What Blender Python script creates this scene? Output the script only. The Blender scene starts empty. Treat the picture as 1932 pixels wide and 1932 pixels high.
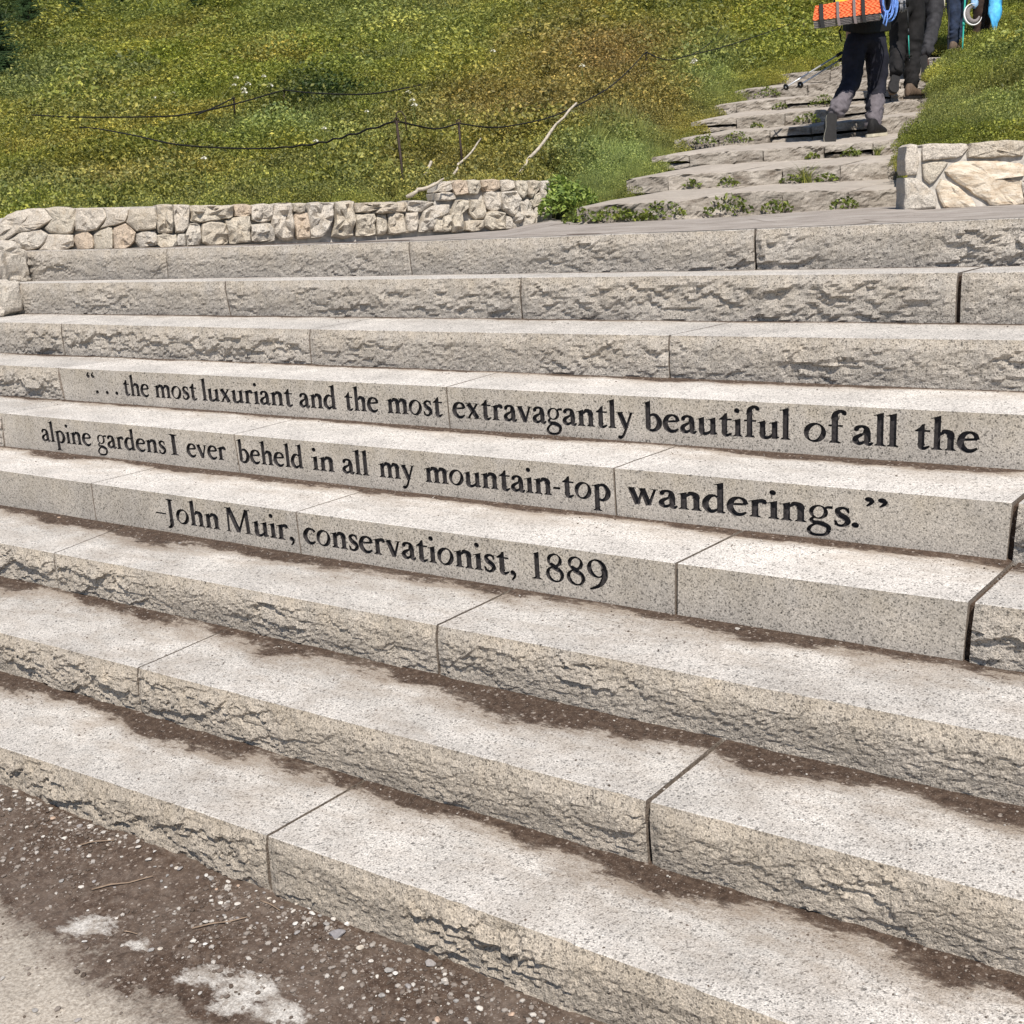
import bpy, math, random
import numpy as np
from mathutils import Vector, Matrix, geometry

# ------------------------------------------------------------------ camera, world, sun, exposure
S = 1.07
FPX = 2155.2
PITCH, ROLL, YAW = 0.272637, -0.062110, -0.596348
CAM = np.array([0.0, -4.302185, 0.188305])
def basis():
    cp, sp, cw, sw = math.cos(PITCH), math.sin(PITCH), math.cos(YAW), math.sin(YAW)
    F = np.array([sw*cp, cw*cp, -sp]); R0 = np.array([cw, -sw, 0.0]); U0 = np.cross(R0, F)
    cr, sr = math.cos(ROLL), math.sin(ROLL)
    return F, cr*R0+sr*U0, -sr*R0+cr*U0
CF, CR, CU = basis()
SC = bpy.context.scene
COL = SC.collection
cam_d = bpy.data.cameras.new('camera'); cam = bpy.data.objects.new('camera', cam_d); COL.objects.link(cam)
cam_d.sensor_width = 36; cam_d.sensor_fit = 'HORIZONTAL'; cam_d.lens = FPX/1932*36
cam_d.clip_start = 0.05; cam_d.clip_end = 1500
cam.matrix_world = Matrix([[CR[0], CU[0], -CF[0], CAM[0]], [CR[1], CU[1], -CF[1], CAM[1]], [CR[2], CU[2], -CF[2], CAM[2]], [0, 0, 0, 1]])
SC.camera = cam
SUN = Vector((0.35, -0.385, 0.855)).normalized()
w = bpy.data.worlds.new('World'); SC.world = w; w.use_nodes = True
nt = w.node_tree; nt.nodes.clear()
sky = nt.nodes.new('ShaderNodeTexSky'); sky.sky_type = 'NISHITA'; sky.sun_disc = False
sky.sun_elevation = math.asin(SUN.z); sky.sun_rotation = math.atan2(SUN.x, SUN.y)
sky.altitude = 1600; sky.air_density = 1.0; sky.dust_density = 1.2
bgn = nt.nodes.new('ShaderNodeBackground'); bgn.inputs[1].default_value = 0.085
wo = nt.nodes.new('ShaderNodeOutputWorld'); nt.links.new(sky.outputs[0], bgn.inputs[0]); nt.links.new(bgn.outputs[0], wo.inputs[0])
sl = bpy.data.lights.new('sun', 'SUN'); sl.energy = 4.8; sl.angle = math.radians(0.55); sl.color = (1.0, 0.94, 0.86)
so = bpy.data.objects.new('sun', sl); COL.objects.link(so); so.rotation_euler = SUN.to_track_quat('Z', 'Y').to_euler()
so.location = (0, 0, 20)
SC.view_settings.view_transform = 'Standard'; SC.view_settings.look = 'None'
SC.view_settings.exposure = 0.34; SC.view_settings.gamma = 1.0; SC.view_settings.use_curve_mapping = False
SC.cycles.max_bounces = 6

rng = np.random.default_rng(7); random.seed(7)

# ------------------------------------------------------------------ measuring helpers (photo points to places)
def ray(x, y): return CF + CR*(x-966)/FPX + CU*(966-y)/FPX
def aD(x, y, D): return CAM + ray(x, y)*D
def aY(x, y, Y): d = ray(x, y); return CAM + d*(Y-CAM[1])/d[1]
def az(x, y, z): d = ray(x, y); return CAM + d*(z-CAM[2])/d[2]
def depth(P): return (np.asarray(P)-CAM) @ CF

# ------------------------------------------------------------------ numpy noise
def _h(ix, iy, iz, s=0):
    n = (ix.astype(np.int64)*374761393 + iy.astype(np.int64)*668265263 + iz.astype(np.int64)*2147483647 + s*974634777) & 0xffffffff
    n = ((n ^ (n >> 13)) * 1274126177) & 0xffffffff
    n = ((n ^ (n >> 16)) * 2246822519) & 0xffffffff
    return ((n ^ (n >> 15)) & 0xffffff) / float(0xffffff)
def vnoise(x, y, z=None, s=0):
    x = np.asarray(x, float); y = np.asarray(y, float)
    z = np.zeros_like(x) if z is None else np.asarray(z, float)
    ix, iy, iz = np.floor(x), np.floor(y), np.floor(z)
    fx, fy, fz = x-ix, y-iy, z-iz
    fx, fy, fz = [f*f*f*(f*(f*6-15)+10) for f in (fx, fy, fz)]
    r = 0
    for a in (0, 1):
        for b in (0, 1):
            for c in (0, 1):
                r = r + _h(ix+a, iy+b, iz+c, s)*(fx if a else 1-fx)*(fy if b else 1-fy)*(fz if c else 1-fz)
    return r*2-1
def fbm(x, y, z=None, o=4, s=0):
    r = 0; a = 1; t = 0
    z = np.zeros_like(np.asarray(x, float)) if z is None else z
    for i in range(o):
        r = r + a*vnoise(x*2**i, y*2**i, z*2**i, s+i*17); t += a; a *= .5
    return r/t
def facet(x, y, s=0, bias=0.0):
    """every cell a tilted plane: conchoidal chips with ledges at the borders"""
    ix, iy = np.floor(x), np.floor(y)
    best = np.full(x.shape, 1e9); val = np.zeros(x.shape)
    for a in (-1, 0, 1):
        for b in (-1, 0, 1):
            cx, cy = ix+a, iy+b
            px = cx+_h(cx, cy, cx*0, s); py = cy+_h(cx, cy, cx*0+1, s)
            d = (x-px)**2+(y-py)**2
            o = _h(cx, cy, cx*0+2, s)*2-1
            gx = _h(cx, cy, cx*0+3, s)*2-1; gy = _h(cx, cy, cx*0+4, s)*2-1
            v = o*.55 + gx*(x-px)*.9 + (gy*(1-bias)-bias*1.15)*(y-py)*1.2
            m = d < best
            best = np.where(m, d, best); val = np.where(m, v, val)
    return val
def sstep(a, b, x): t = np.clip((x-a)/(b-a), 0, 1); return t*t*(3-2*t)

# ------------------------------------------------------------------ object helpers
def tag(o, label=None, cat=None, group=None, kind=None):
    if label: o['label'] = label
    if cat: o['category'] = cat
    if group: o['group'] = group
    if kind: o['kind'] = kind
    return o
def thing(name, loc, label, cat, group=None):
    o = bpy.data.objects.new(name, None); COL.objects.link(o); o.location = Vector([float(v) for v in loc]); o.empty_display_size = .1
    return tag(o, label, cat, group)
def mesh_np(name, V, Fs, mats=(), attrs=None, midx=None, smooth=False):
    """V (n,3); Fs list of int arrays (m,k)"""
    me = bpy.data.meshes.new(name)
    V = np.asarray(V, np.float32)
    Fs = [np.asarray(f, np.int32) for f in (Fs if isinstance(Fs, (list, tuple)) else [Fs]) if len(f)]
    me.vertices.add(len(V)); me.vertices.foreach_set('co', V.ravel())
    loops = np.concatenate([f.ravel() for f in Fs]); tot = np.concatenate([np.full(len(f), f.shape[1], np.int32) for f in Fs])
    st = np.concatenate([[0], np.cumsum(tot)[:-1]]).astype(np.int32)
    me.loops.add(len(loops)); me.loops.foreach_set('vertex_index', loops)
    me.polygons.add(len(tot)); me.polygons.foreach_set('loop_start', st); me.polygons.foreach_set('loop_total', tot)
    for m in mats: me.materials.append(m)
    if midx is not None: me.polygons.foreach_set('material_index', np.asarray(midx, np.int32))
    if attrs:
        for k, v in attrs.items():
            v = np.asarray(v, np.float32)
            if v.ndim == 1: a = me.attributes.new(k, 'FLOAT', 'POINT'); a.data.foreach_set('value', v)
            else: a = me.attributes.new(k, 'FLOAT_VECTOR', 'POINT'); a.data.foreach_set('vector', v.ravel())
    me.update(calc_edges=True); me.validate()
    me.polygons.foreach_set('use_smooth', np.full(len(me.polygons), smooth))
    return me
def obj(name, me, parent=None, loc=None):
    o = bpy.data.objects.new(name, me); COL.objects.link(o)
    if parent is not None:
        o.parent = parent
    if loc is not None: o.location = Vector([float(v) for v in loc])
    return o
def world_mesh(name, V, Fs, mats, parent=None, org=None, **k):
    """vertices given in world metres; stored relative to the parent's (or org) place"""
    V = np.asarray(V, float)
    if parent is not None:
        o0 = np.zeros(3); p = parent
        while p is not None: o0 = o0+np.array(p.location); p = p.parent
        return obj(name, mesh_np(name, V-o0, Fs, mats, **k), parent)
    o0 = np.array(org) if org is not None else np.zeros(3)
    return obj(name, mesh_np(name, V-o0, Fs, mats, **k), None, o0)
def grid_faces(nu, nv, off=0):
    i = np.arange((nu-1)*(nv-1)); a = (i//(nv-1))*nv+i % (nv-1)+off
    return np.stack([a, a+nv, a+nv+1, a+1], 1)

# ------------------------------------------------------------------ materials
def newmat(name):
    m = bpy.data.materials.new(name); m.use_nodes = True; n = m.node_tree; n.nodes.clear()
    return m, n
class NB:
    def __init__(s, nt): s.t = nt
    def n(s, typ, **k):
        x = s.t.nodes.new(typ)
        for a, b in k.items(): setattr(x, a, b)
        return x
    def l(s, a, b): s.t.links.new(a, b)
    def pos(s): return s.n('ShaderNodeNewGeometry').outputs['Position']
    def noise(s, scale, detail=3, rough=.55, vec=None, dist=0):
        x = s.n('ShaderNodeTexNoise'); x.inputs['Scale'].default_value = scale; x.inputs['Detail'].default_value = detail
        x.inputs['Roughness'].default_value = rough; x.inputs['Distortion'].default_value = dist
        if vec is not None: s.l(vec, x.inputs['Vector'])
        return x.outputs['Fac']
    def voro(s, scale, vec=None, out='Color', feature='F1'):
        x = s.n('ShaderNodeTexVoronoi'); x.feature = feature; x.inputs['Scale'].default_value = scale
        if vec is not None: s.l(vec, x.inputs['Vector'])
        return x.outputs[out]
    def ramp(s, fac, pts, interp='LINEAR'):
        x = s.n('ShaderNodeValToRGB'); x.color_ramp.interpolation = interp; e = x.color_ramp.elements
        while len(e) < len(pts): e.new(.5)
        for i, (p, c) in enumerate(pts):
            e[i].position = p; e[i].color = (c, c, c, 1) if isinstance(c, (int, float)) else (*c, 1)
        s.l(fac, x.inputs[0]); return x.outputs[0]
    def mix(s, f, a, b, mode='MIX'):
        x = s.n('ShaderNodeMix'); x.data_type = 'RGBA'; x.blend_type = mode; x.clamp_result = False
        for sock, v in ((x.inputs[0], f), (x.inputs[6], a), (x.inputs[7], b)):
            if isinstance(v, (int, float)): sock.default_value = v if sock == x.inputs[0] else (v, v, v, 1)
            elif isinstance(v, tuple): sock.default_value = (*v, 1)
            else: s.l(v, sock)
        return x.outputs[2]
    def math(s, op, a, b=None, clamp=False, c=None):
        x = s.n('ShaderNodeMath', operation=op, use_clamp=clamp)
        for i, v in enumerate((a, b, c)):
            if v is None: continue
            if isinstance(v, (int, float)): x.inputs[i].default_value = v
            else: s.l(v, x.inputs[i])
        return x.outputs[0]
    def out(s, col, rough=.8, bump=None, bstr=.3, bdist=.002, metal=0, spec=.3, transl=0):
        p = s.n('ShaderNodeBsdfPrincipled')
        if isinstance(col, tuple): p.inputs['Base Color'].default_value = (*col, 1)
        else: s.l(col, p.inputs['Base Color'])
        if isinstance(rough, (int, float)): p.inputs['Roughness'].default_value = rough
        else: s.l(rough, p.inputs['Roughness'])
        p.inputs['Metallic'].default_value = metal; p.inputs['Specular IOR Level'].default_value = spec
        if bump is not None:
            b = s.n('ShaderNodeBump'); b.inputs['Strength'].default_value = bstr; b.inputs['Distance'].default_value = bdist
            s.l(bump, b.inputs['Height']); s.l(b.outputs[0], p.inputs['Normal'])
        o = s.n('ShaderNodeOutputMaterial'); sh = p.outputs[0]
        if transl:
            t = s.n('ShaderNodeBsdfTranslucent'); s.l(col, t.inputs[0]) if not isinstance(col, tuple) else None
            m = s.n('ShaderNodeMixShader'); m.inputs[0].default_value = transl; s.l(sh, m.inputs[1]); s.l(t.outputs[0], m.inputs[2]); sh = m.outputs[0]
        s.l(sh, o.inputs[0])

def dirt_color(b, P):
    g = b.noise(55, 4, .7, P); d = b.ramp(g, [(.3, (.028, .017, .011)), (.5, (.065, .042, .029)), (.72, (.12, .085, .062))])
    v = b.voro(170, P); sp = b.math('GREATER_THAN', v, .88)
    d = b.mix(b.math('MULTIPLY', sp, .75), d, (.34, .29, .25))
    v2 = b.voro(420, P); sp2 = b.math('GREATER_THAN', v2, .82)
    return b.mix(b.math('MULTIPLY', sp2, .5), d, (.22, .18, .15))

def granite(name, rough_face):
    m, t = newmat(name); b = NB(t); P = b.pos()
    a = b.n('ShaderNodeAttribute', attribute_name='info'); sep = b.n('ShaderNodeSeparateXYZ'); b.l(a.outputs['Vector'], sep.inputs[0])
    dist, hh, rnd = sep.outputs
    # mineral grains
    v1 = b.voro(270, P); v2 = b.voro(150, P)
    n1 = b.noise(260, 3, .75, P)
    base = b.ramp(n1, [(.30, .27), (.44, .50), (.56, .64), (.70, .82)])
    g1 = b.ramp(v1, [(.0, .22), (.16, .42), (.30, .9), (.75, 1.0), (1.0, 1.2)])
    base = b.mix(1.0, base, g1, 'MULTIPLY')
    g2 = b.ramp(v2, [(.0, .38), (.10, .5), (.16, 1.0), (1.0, 1.06)])
    base = b.mix(1.0, base, g2, 'MULTIPLY')
    base = b.mix(1.0, base, (1.0, .94, .865), 'MULTIPLY')
    # broad cloudiness
    cl = b.noise(6, 4, .6, P); base = b.mix(1.0, base, b.ramp(cl, [(.3, .84), (.7, 1.1)]), 'MULTIPLY')
    # front faces: honed grey low, brown weathering film towards the top
    front = b.math('GREATER_THAN', hh, -.5)
    stn = b.noise(9, 5, .65, P)
    film = b.math('MULTIPLY', b.math('MULTIPLY_ADD', stn, 1.6, False, -.35), b.math('ADD', b.math('MULTIPLY', hh, .9), .15), True)
    fcol = b.mix(film, (.80, .785, .765), (.72, .645, .53) if rough_face else (.73, .675, .57))
    sz = b.n('ShaderNodeSeparateXYZ'); b.l(P, sz.inputs[0]); lowc = b.math('MULTIPLY_ADD', sz.outputs[2], -1.6, True, -1.15)
    fcol = b.mix(b.math('MULTIPLY', lowc, .55 if rough_face else .2), fcol, (.74, .665, .56))
    base = b.mix(front, base, b.mix(1.0, base, fcol, 'MULTIPLY'))
    # dirt drifted against the riser behind each tread
    mp = b.n('ShaderNodeMapping'); mp.inputs['Scale'].default_value = (1, 2.0, 1); b.l(P, mp.inputs[0])
    wn = b.noise(3.2, 6, .68, mp.outputs[0]); wn2 = b.noise(2.1, 2, .5, P)
    thr = b.math('MULTIPLY_ADD', wn, 2.6, False, -.80)
    thr = b.math('ADD', thr, b.math('MULTIPLY_ADD', wn2, 3.0, False, -1.42))
    thr = b.math('MAXIMUM', thr, .10)
    mp2 = b.n('ShaderNodeMapping'); mp2.inputs['Scale'].default_value = (1, 2.6, 1); mp2.inputs['Rotation'].default_value = (0, 0, .5); b.l(P, mp2.inputs[0])
    fine = b.noise(28, 5, .75, mp2.outputs[0])
    d = b.math('SUBTRACT', thr, dist)
    d = b.math('ADD', d, b.math('MULTIPLY_ADD', fine, 1.1, False, -.55))
    hard = b.ramp(d, [(.0, 0.0), (.10, .75), (.28, 1.0)])
    soft = b.ramp(b.math('ADD', d, .75), [(.0, 0.0), (.75, .7)])
    top = b.math('LESS_THAN', hh, -.5)
    patch = b.noise(5.5, 5, .65, mp.outputs[0])
    dust = b.math('MULTIPLY', b.ramp(patch, [(.44, 0.0), (.62, .5), (.75, .75)]), b.math('SUBTRACT', 1.35, b.math('MULTIPLY', dist, .28), True))
    base = b.mix(b.math('MULTIPLY', dust, top), base, (.33, .275, .22))
    wear = b.ramp(b.noise(2.2, 5, .65, mp.outputs[0]), [(.35, .90), (.65, 1.06)])
    base = b.mix(top, base, b.mix(1.0, base, wear, 'MULTIPLY'))
    base = b.mix(b.math('MULTIPLY', soft, top), base, (.22, .17, .125))
    dc = dirt_color(b, P)
    base = b.mix(b.math('MULTIPLY', hard, top), base, dc)
    # dark brown line at the foot of each riser and over the block ends
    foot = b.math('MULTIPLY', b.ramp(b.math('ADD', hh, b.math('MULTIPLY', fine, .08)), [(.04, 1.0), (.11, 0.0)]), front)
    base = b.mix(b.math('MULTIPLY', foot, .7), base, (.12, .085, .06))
    bh = b.math('ADD', b.noise(260, 3, .6, P), b.math('MULTIPLY', b.noise(45, 5, .7, P), 1.9 if rough_face else .4))
    b.out(base, .82, bh, .85 if rough_face else .35, .005 if rough_face else .0015)
    return m
M_ROUGH = granite('rock_faced_granite', True)
M_FLAT = granite('dressed_granite', False)

def simple(name, col, rough=.8, vary=0, scale=20, bump=0, bd=.002, metal=0, spec=.3):
    m, t = newmat(name); b = NB(t); P = b.pos(); c = col; bn = None
    if vary:
        nz = b.noise(scale, 4, .6, P)
        c = b.mix(1.0, col, b.ramp(nz, [(.3, 1-vary), (.7, 1+vary)]), 'MULTIPLY')
    if bump: bn = b.noise(scale*2, 4, .6, P)
    b.out(c, rough, bn, bump or .1, bd, metal, spec)
    return m
M_ENGR = simple('letter_paint', (.040, .036, .037), .8, .6, 120)
def mat_bed():
    m, t = newmat('bed_soil'); b = NB(t); P = b.pos(); b.out(dirt_color(b, P), .95, b.noise(80, 3, .6, P), .6, .004); return m
M_BED = mat_bed()

def mat_wallstone():
    m, t = newmat('wall_granite'); b = NB(t); P = b.pos()
    oi = b.n('ShaderNodeObjectInfo')
    base = b.ramp(b.noise(130, 3, .7, P), [(.28, .2), (.45, .40), (.6, .54), (.75, .68)])
    base = b.mix(1.0, base, (1.0, .94, .85), 'MULTIPLY')
    v = b.ramp(b.voro(150, P), [(0, .45), (.12, .7), (.2, 1.0), (1, 1.05)])
    base = b.mix(1.0, base, v, 'MULTIPLY')
    tint = b.ramp(oi.outputs['Random'], [(0, (.98, .93, .84)), (.3, (1.0, .97, .93)), (.55, (.93, .87, .78)), (.75, (1.05, 1.0, .94)), (.93, (.95, .82, .70)), (1, (.85, .83, .8))], 'CONSTANT')
    base = b.mix(1.0, base, tint, 'MULTIPLY')
    st = b.noise(14, 5, .65, P); base = b.mix(b.ramp(st, [(.5, 0.0), (.75, .5)]), base, (.33, .25, .16))
    b.out(base, .88, b.math('ADD', b.noise(40, 5, .65, P), b.math('MULTIPLY', b.noise(160, 3, .6, P), .5)), .9, .007)
    return m
M_WSTONE = mat_wallstone()
M_MORTAR = simple('lime_mortar', (.42, .39, .35), .95, .3, 30, .6, .004)
def mat_tan():
    m, t = newmat('tan_wall_stone'); b = NB(t); P = b.pos()
    mp = b.n('ShaderNodeMapping'); mp.inputs['Rotation'].default_value = (0, .25, 0); mp.inputs['Scale'].default_value = (1, 1, 4); b.l(P, mp.inputs[0])
    base = b.ramp(b.noise(12, 5, .65, mp.outputs[0]), [(.3, (.36, .26, .17)), (.5, (.52, .44, .34)), (.7, (.66, .6, .51))])
    base = b.mix(1.0, base, b.ramp(b.voro(160, P), [(0, .55), (.2, 1.0), (1, 1.08)]), 'MULTIPLY')
    b.out(base, .88, b.noise(50, 5, .65, P), .9, .006); return m
M_TAN = mat_tan()

def mat_flag():
    m, t = newmat('grey_brown_flagstone'); b = NB(t); P = b.pos(); oi = b.n('ShaderNodeObjectInfo')
    mp = b.n('ShaderNodeMapping'); mp.inputs['Scale'].default_value = (1, 1, 2.5); b.l(P, mp.inputs[0])
    base = b.ramp(b.noise(7, 6, .65, mp.outputs[0]), [(.28, (.12, .095, .072)), (.5, (.25, .22, .185)), (.72, (.40, .36, .31))])
    base = b.mix(1.0, base, b.ramp(b.noise(110, 3, .7, P), [(.3, .7), (.7, 1.25)]), 'MULTIPLY')
    base = b.mix(1.0, base, b.ramp(oi.outputs['Random'], [(0, .85), (1, 1.15)]), 'MULTIPLY')
    g = b.n('ShaderNodeNewGeometry'); sx = b.n('ShaderNodeSeparateXYZ'); b.l(g.outputs['True Normal'], sx.inputs[0])
    up = b.ramp(sx.outputs[2], [(.6, 0.0), (.9, .55)])      # flat tops painted lighter, imitating stronger sun on treads than risers
    base = b.mix(up, base, (.45, .40, .345))
    b.out(base, .9, b.math('ADD', b.noise(22, 6, .7, mp.outputs[0]), b.math('MULTIPLY', b.noise(120, 2, .6, P), .3)), .9, .012)
    return m
M_FLAG = mat_flag()
def mat_path():
    m, t = newmat('dusty_paving'); b = NB(t); P = b.pos()
    base = b.ramp(b.noise(4, 6, .7, P), [(.3, (.20, .175, .15)), (.5, (.30, .265, .235)), (.7, (.38, .345, .31))])
    base = b.mix(1.0, base, b.ramp(b.noise(150, 2, .7, P), [(.3, .75), (.7, 1.2)]), 'MULTIPLY')
    cr = b.ramp(b.voro(.9, P, 'Distance', 'DISTANCE_TO_EDGE'), [(0, 1.0), (.012, 0.0)])
    base = b.mix(b.math('MULTIPLY', cr, .7), base, (.08, .06, .045))
    dn = b.noise(2.5, 6, .75, P); base = b.mix(b.ramp(dn, [(.6, 0.0), (.75, .5)]), base, (.14, .105, .08))
    b.out(base, .92, b.noise(90, 4, .7, P), .6, .004); return m
M_PATH = mat_path()

# ------------------------------------------------------------------ the nine granite courses
RISE, TREAD = 0.15*S, 0.3058*S
LIP = {0:[(100,473),(310,469),(772,456),(966,448.5),(1425,434),(1932,411)],
1:[(100,532),(425,531),(966,530),(1811,515),(1932,508)],
2:[(116,611),(585,620),(1263,635),(1932,641)],
3:[(110,693),(842,731),(966,739),(1932,780)],
4:[(0,780),(441,817.5),(1158,886.5),(1916,948)],
5:[(0,887),(172,914),(558,965),(1276,1063),(1833,1138)],
6:[(0,1025),(102,1044),(825,1181),(1391,1288),(1766,1363),(1932,1395)],
7:[(0,1194),(260,1261),(966,1443),(1223,1514),(1932,1700)],
8:[(0,1410),(504,1578),(966,1740),(1481,1930)]}
FOOT = {0:[(315,524),(777,520),(966,518.5),(1425,511),(1932,497)],
1:[(434,594),(966,603),(1806,608),(1932,611)],
2:[(122,668),(587,690),(1263,716),(1932,734)],
3:[(120,753),(847,810),(966,820),(1932,885)],
4:[(7,844),(450,889),(1161,976),(1903,1059)],
5:[(0,955),(178,981),(565,1044),(966,1116),(1273,1159),(1821,1249)],
6:[(110,1111),(827,1271),(966,1303),(1316,1385),(1932,1523)],
7:[(265,1343),(650,1458),(966,1556),(1226,1628),(1932,1840)],
8:[(0,1463),(510,1673),(966,1843)]}
LIPF, FOOTF = {}, {}
for k in range(9):
    for src, dst, dy in ((LIP, LIPF, 0), (FOOT, FOOTF, -.008)):
        pts = np.array([aY(x, y, -k*TREAD+dy)[[0, 2]] for x, y in src[k]])
        dst[k] = (np.polyfit(pts[:, 0], pts[:, 1], 1 if dst is FOOTF and k < 8 else (1 if k in (1, 3) else 2)), pts[:, 0].min(), pts[:, 0].max())
def lipz(k, X):
    c, a, b = LIPF[k]; return np.polyval(c, np.clip(X, a-.3, b+.3))
def footz(k, X):
    c, a, b = FOOTF[k]; return np.polyval(c, np.clip(X, a-.3, b+.3))
GZ = -9*RISE
XL, XR = -7.6, 2.4
# joints: (lip px, foot px, back-of-tread px or None, gap)
JOINTS = {0:[((315,469),(316,524),None,.006),((772,456),(777,520),None,.006),((1425,434),(1426,511),None,.010)],
1:[((425,531),(434,594),None,.007),((983,530),(985,603),None,.007),((1811,515),(1806,608),None,.016)],
2:[((116,611),(122,668),None,.005),((585,620),(587,690),(650,609),.006),((1263,635),(1263,716),(1340,615),.007)],
3:[((110,693),(120,753),(150,686),.005),((842,731),(847,810),(890,713),.006)],
4:[((2,780),(7,844),(30,776),.005),((441,817.5),(450,889),(545,791.5),.006),((1158,886.5),(1161,976),(1251,848),.007),((1916,948),(1903,1059),(1945,920),.016)],
5:[((172,914),(178,981),(275,884),.006),((558,965),(565,1044),(655,933),.006),((1276,1063),(1273,1159),(1376,1011.5),.009),((1833,1138),(1821,1249),(1898,1074),.016)],
6:[((102,1044),(110,1111),(205,1004),.006),((825,1181),(827,1271),(945,1121),.009)],
7:[((260,1261),(265,1343),(400,1206),.006),((1223,1514),(1226,1628),(1306,1443),.012)],
8:[((504,1578),(510,1673),(655,1488),.009)]}
DRESSED = {3: (1, 9), 4: (1, 3), 5: (0, 3)}     # block index ranges with a dressed face
DIRTW = [.03, .018, .024, .034, .046, .062, .088, .10, .105]
LABELS = ['topmost granite step, its rough face just below the dusty landing',
 'second granite step from the top, rough-faced with a dark chipped hollow on its left',
 'third granite step from the top, rough-faced, directly above the first engraved line',
 'granite step engraved with the first line, the most luxuriant and the most extravagantly beautiful',
 'granite step engraved with the middle line, alpine gardens I ever beheld',
 'granite step engraved with the last line, John Muir, conservationist, 1889',
 'rough-faced granite step directly below the engraved steps',
 'second granite step from the bottom, with a wide upright joint near the middle',
 'lowest granite step, rough-faced, rising out of the gravelly dirt']

def joint_X(k, j):
    (lx, ly), (fx, fy), back, gap = j
    Yf = -k*TREAD
    xl = aY(lx, ly, Yf)[0]; xf = aY(fx, fy, Yf-.008)[0]
    if back is None: xb = xl+.02*(TREAD/.33)
    else:
        P0 = np.array([xl, Yf, lipz(k, xl)]); P1 = az(back[0], back[1], P0[2]+.01)
        s = (P1[0]-P0[0])/max(P1[1]-P0[1], .03); s = max(-.5, min(.5, s)); xb = xl+s*TREAD
    return xl, xf, xb, gap

STEPS = []; BLOCKS = {}
def build_steps():
    for k in range(9):
        Yf = -k*TREAD
        t = thing('granite_step', (-2.5, Yf, -(k+1)*RISE), LABELS[k], 'step'); STEPS.append(t)
        js = [joint_X(k, j) for j in JOINTS[k]]
        left = (XL, XL, XL, 0); right = (XR, XR, XR, 0)
        # unseen far ends get ordinary joints of their own
        first = js[0][0]
        while first-left[0] > 2.6:
            first -= 2.0; js.insert(0, (first, first, first, .007))
        last = js[-1][0]
        while XR-last > 2.6:
            last += 2.1; js.append((last, last, last, .008))
        nleft = sum(1 for j in js if j[3] == .007 and j[0] == j[2] and j[0] < -5.0 and j[0] == j[1])
        ends = [left]+js+[right]
        n0 = len(js)-len(JOINTS[k])
        added_left = len([1 for j in js if j[0] < joint_X(k, JOINTS[k][0])[0]-1e-6])
        for i in range(len(ends)-1):
            a, b_ = ends[i], ends[i+1]
            vis = i-added_left
            dr = k in DRESSED and DRESSED[k][0] <= vis < DRESSED[k][1] or (k == 5 and vis < 3) or (k == 4 and 1 <= vis < 4)
            if k == 3 and vis >= 1: dr = True
            if k == 5 and vis == 3: dr = True
            block(k, a, b_, dr, t, k*31+i)
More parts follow.
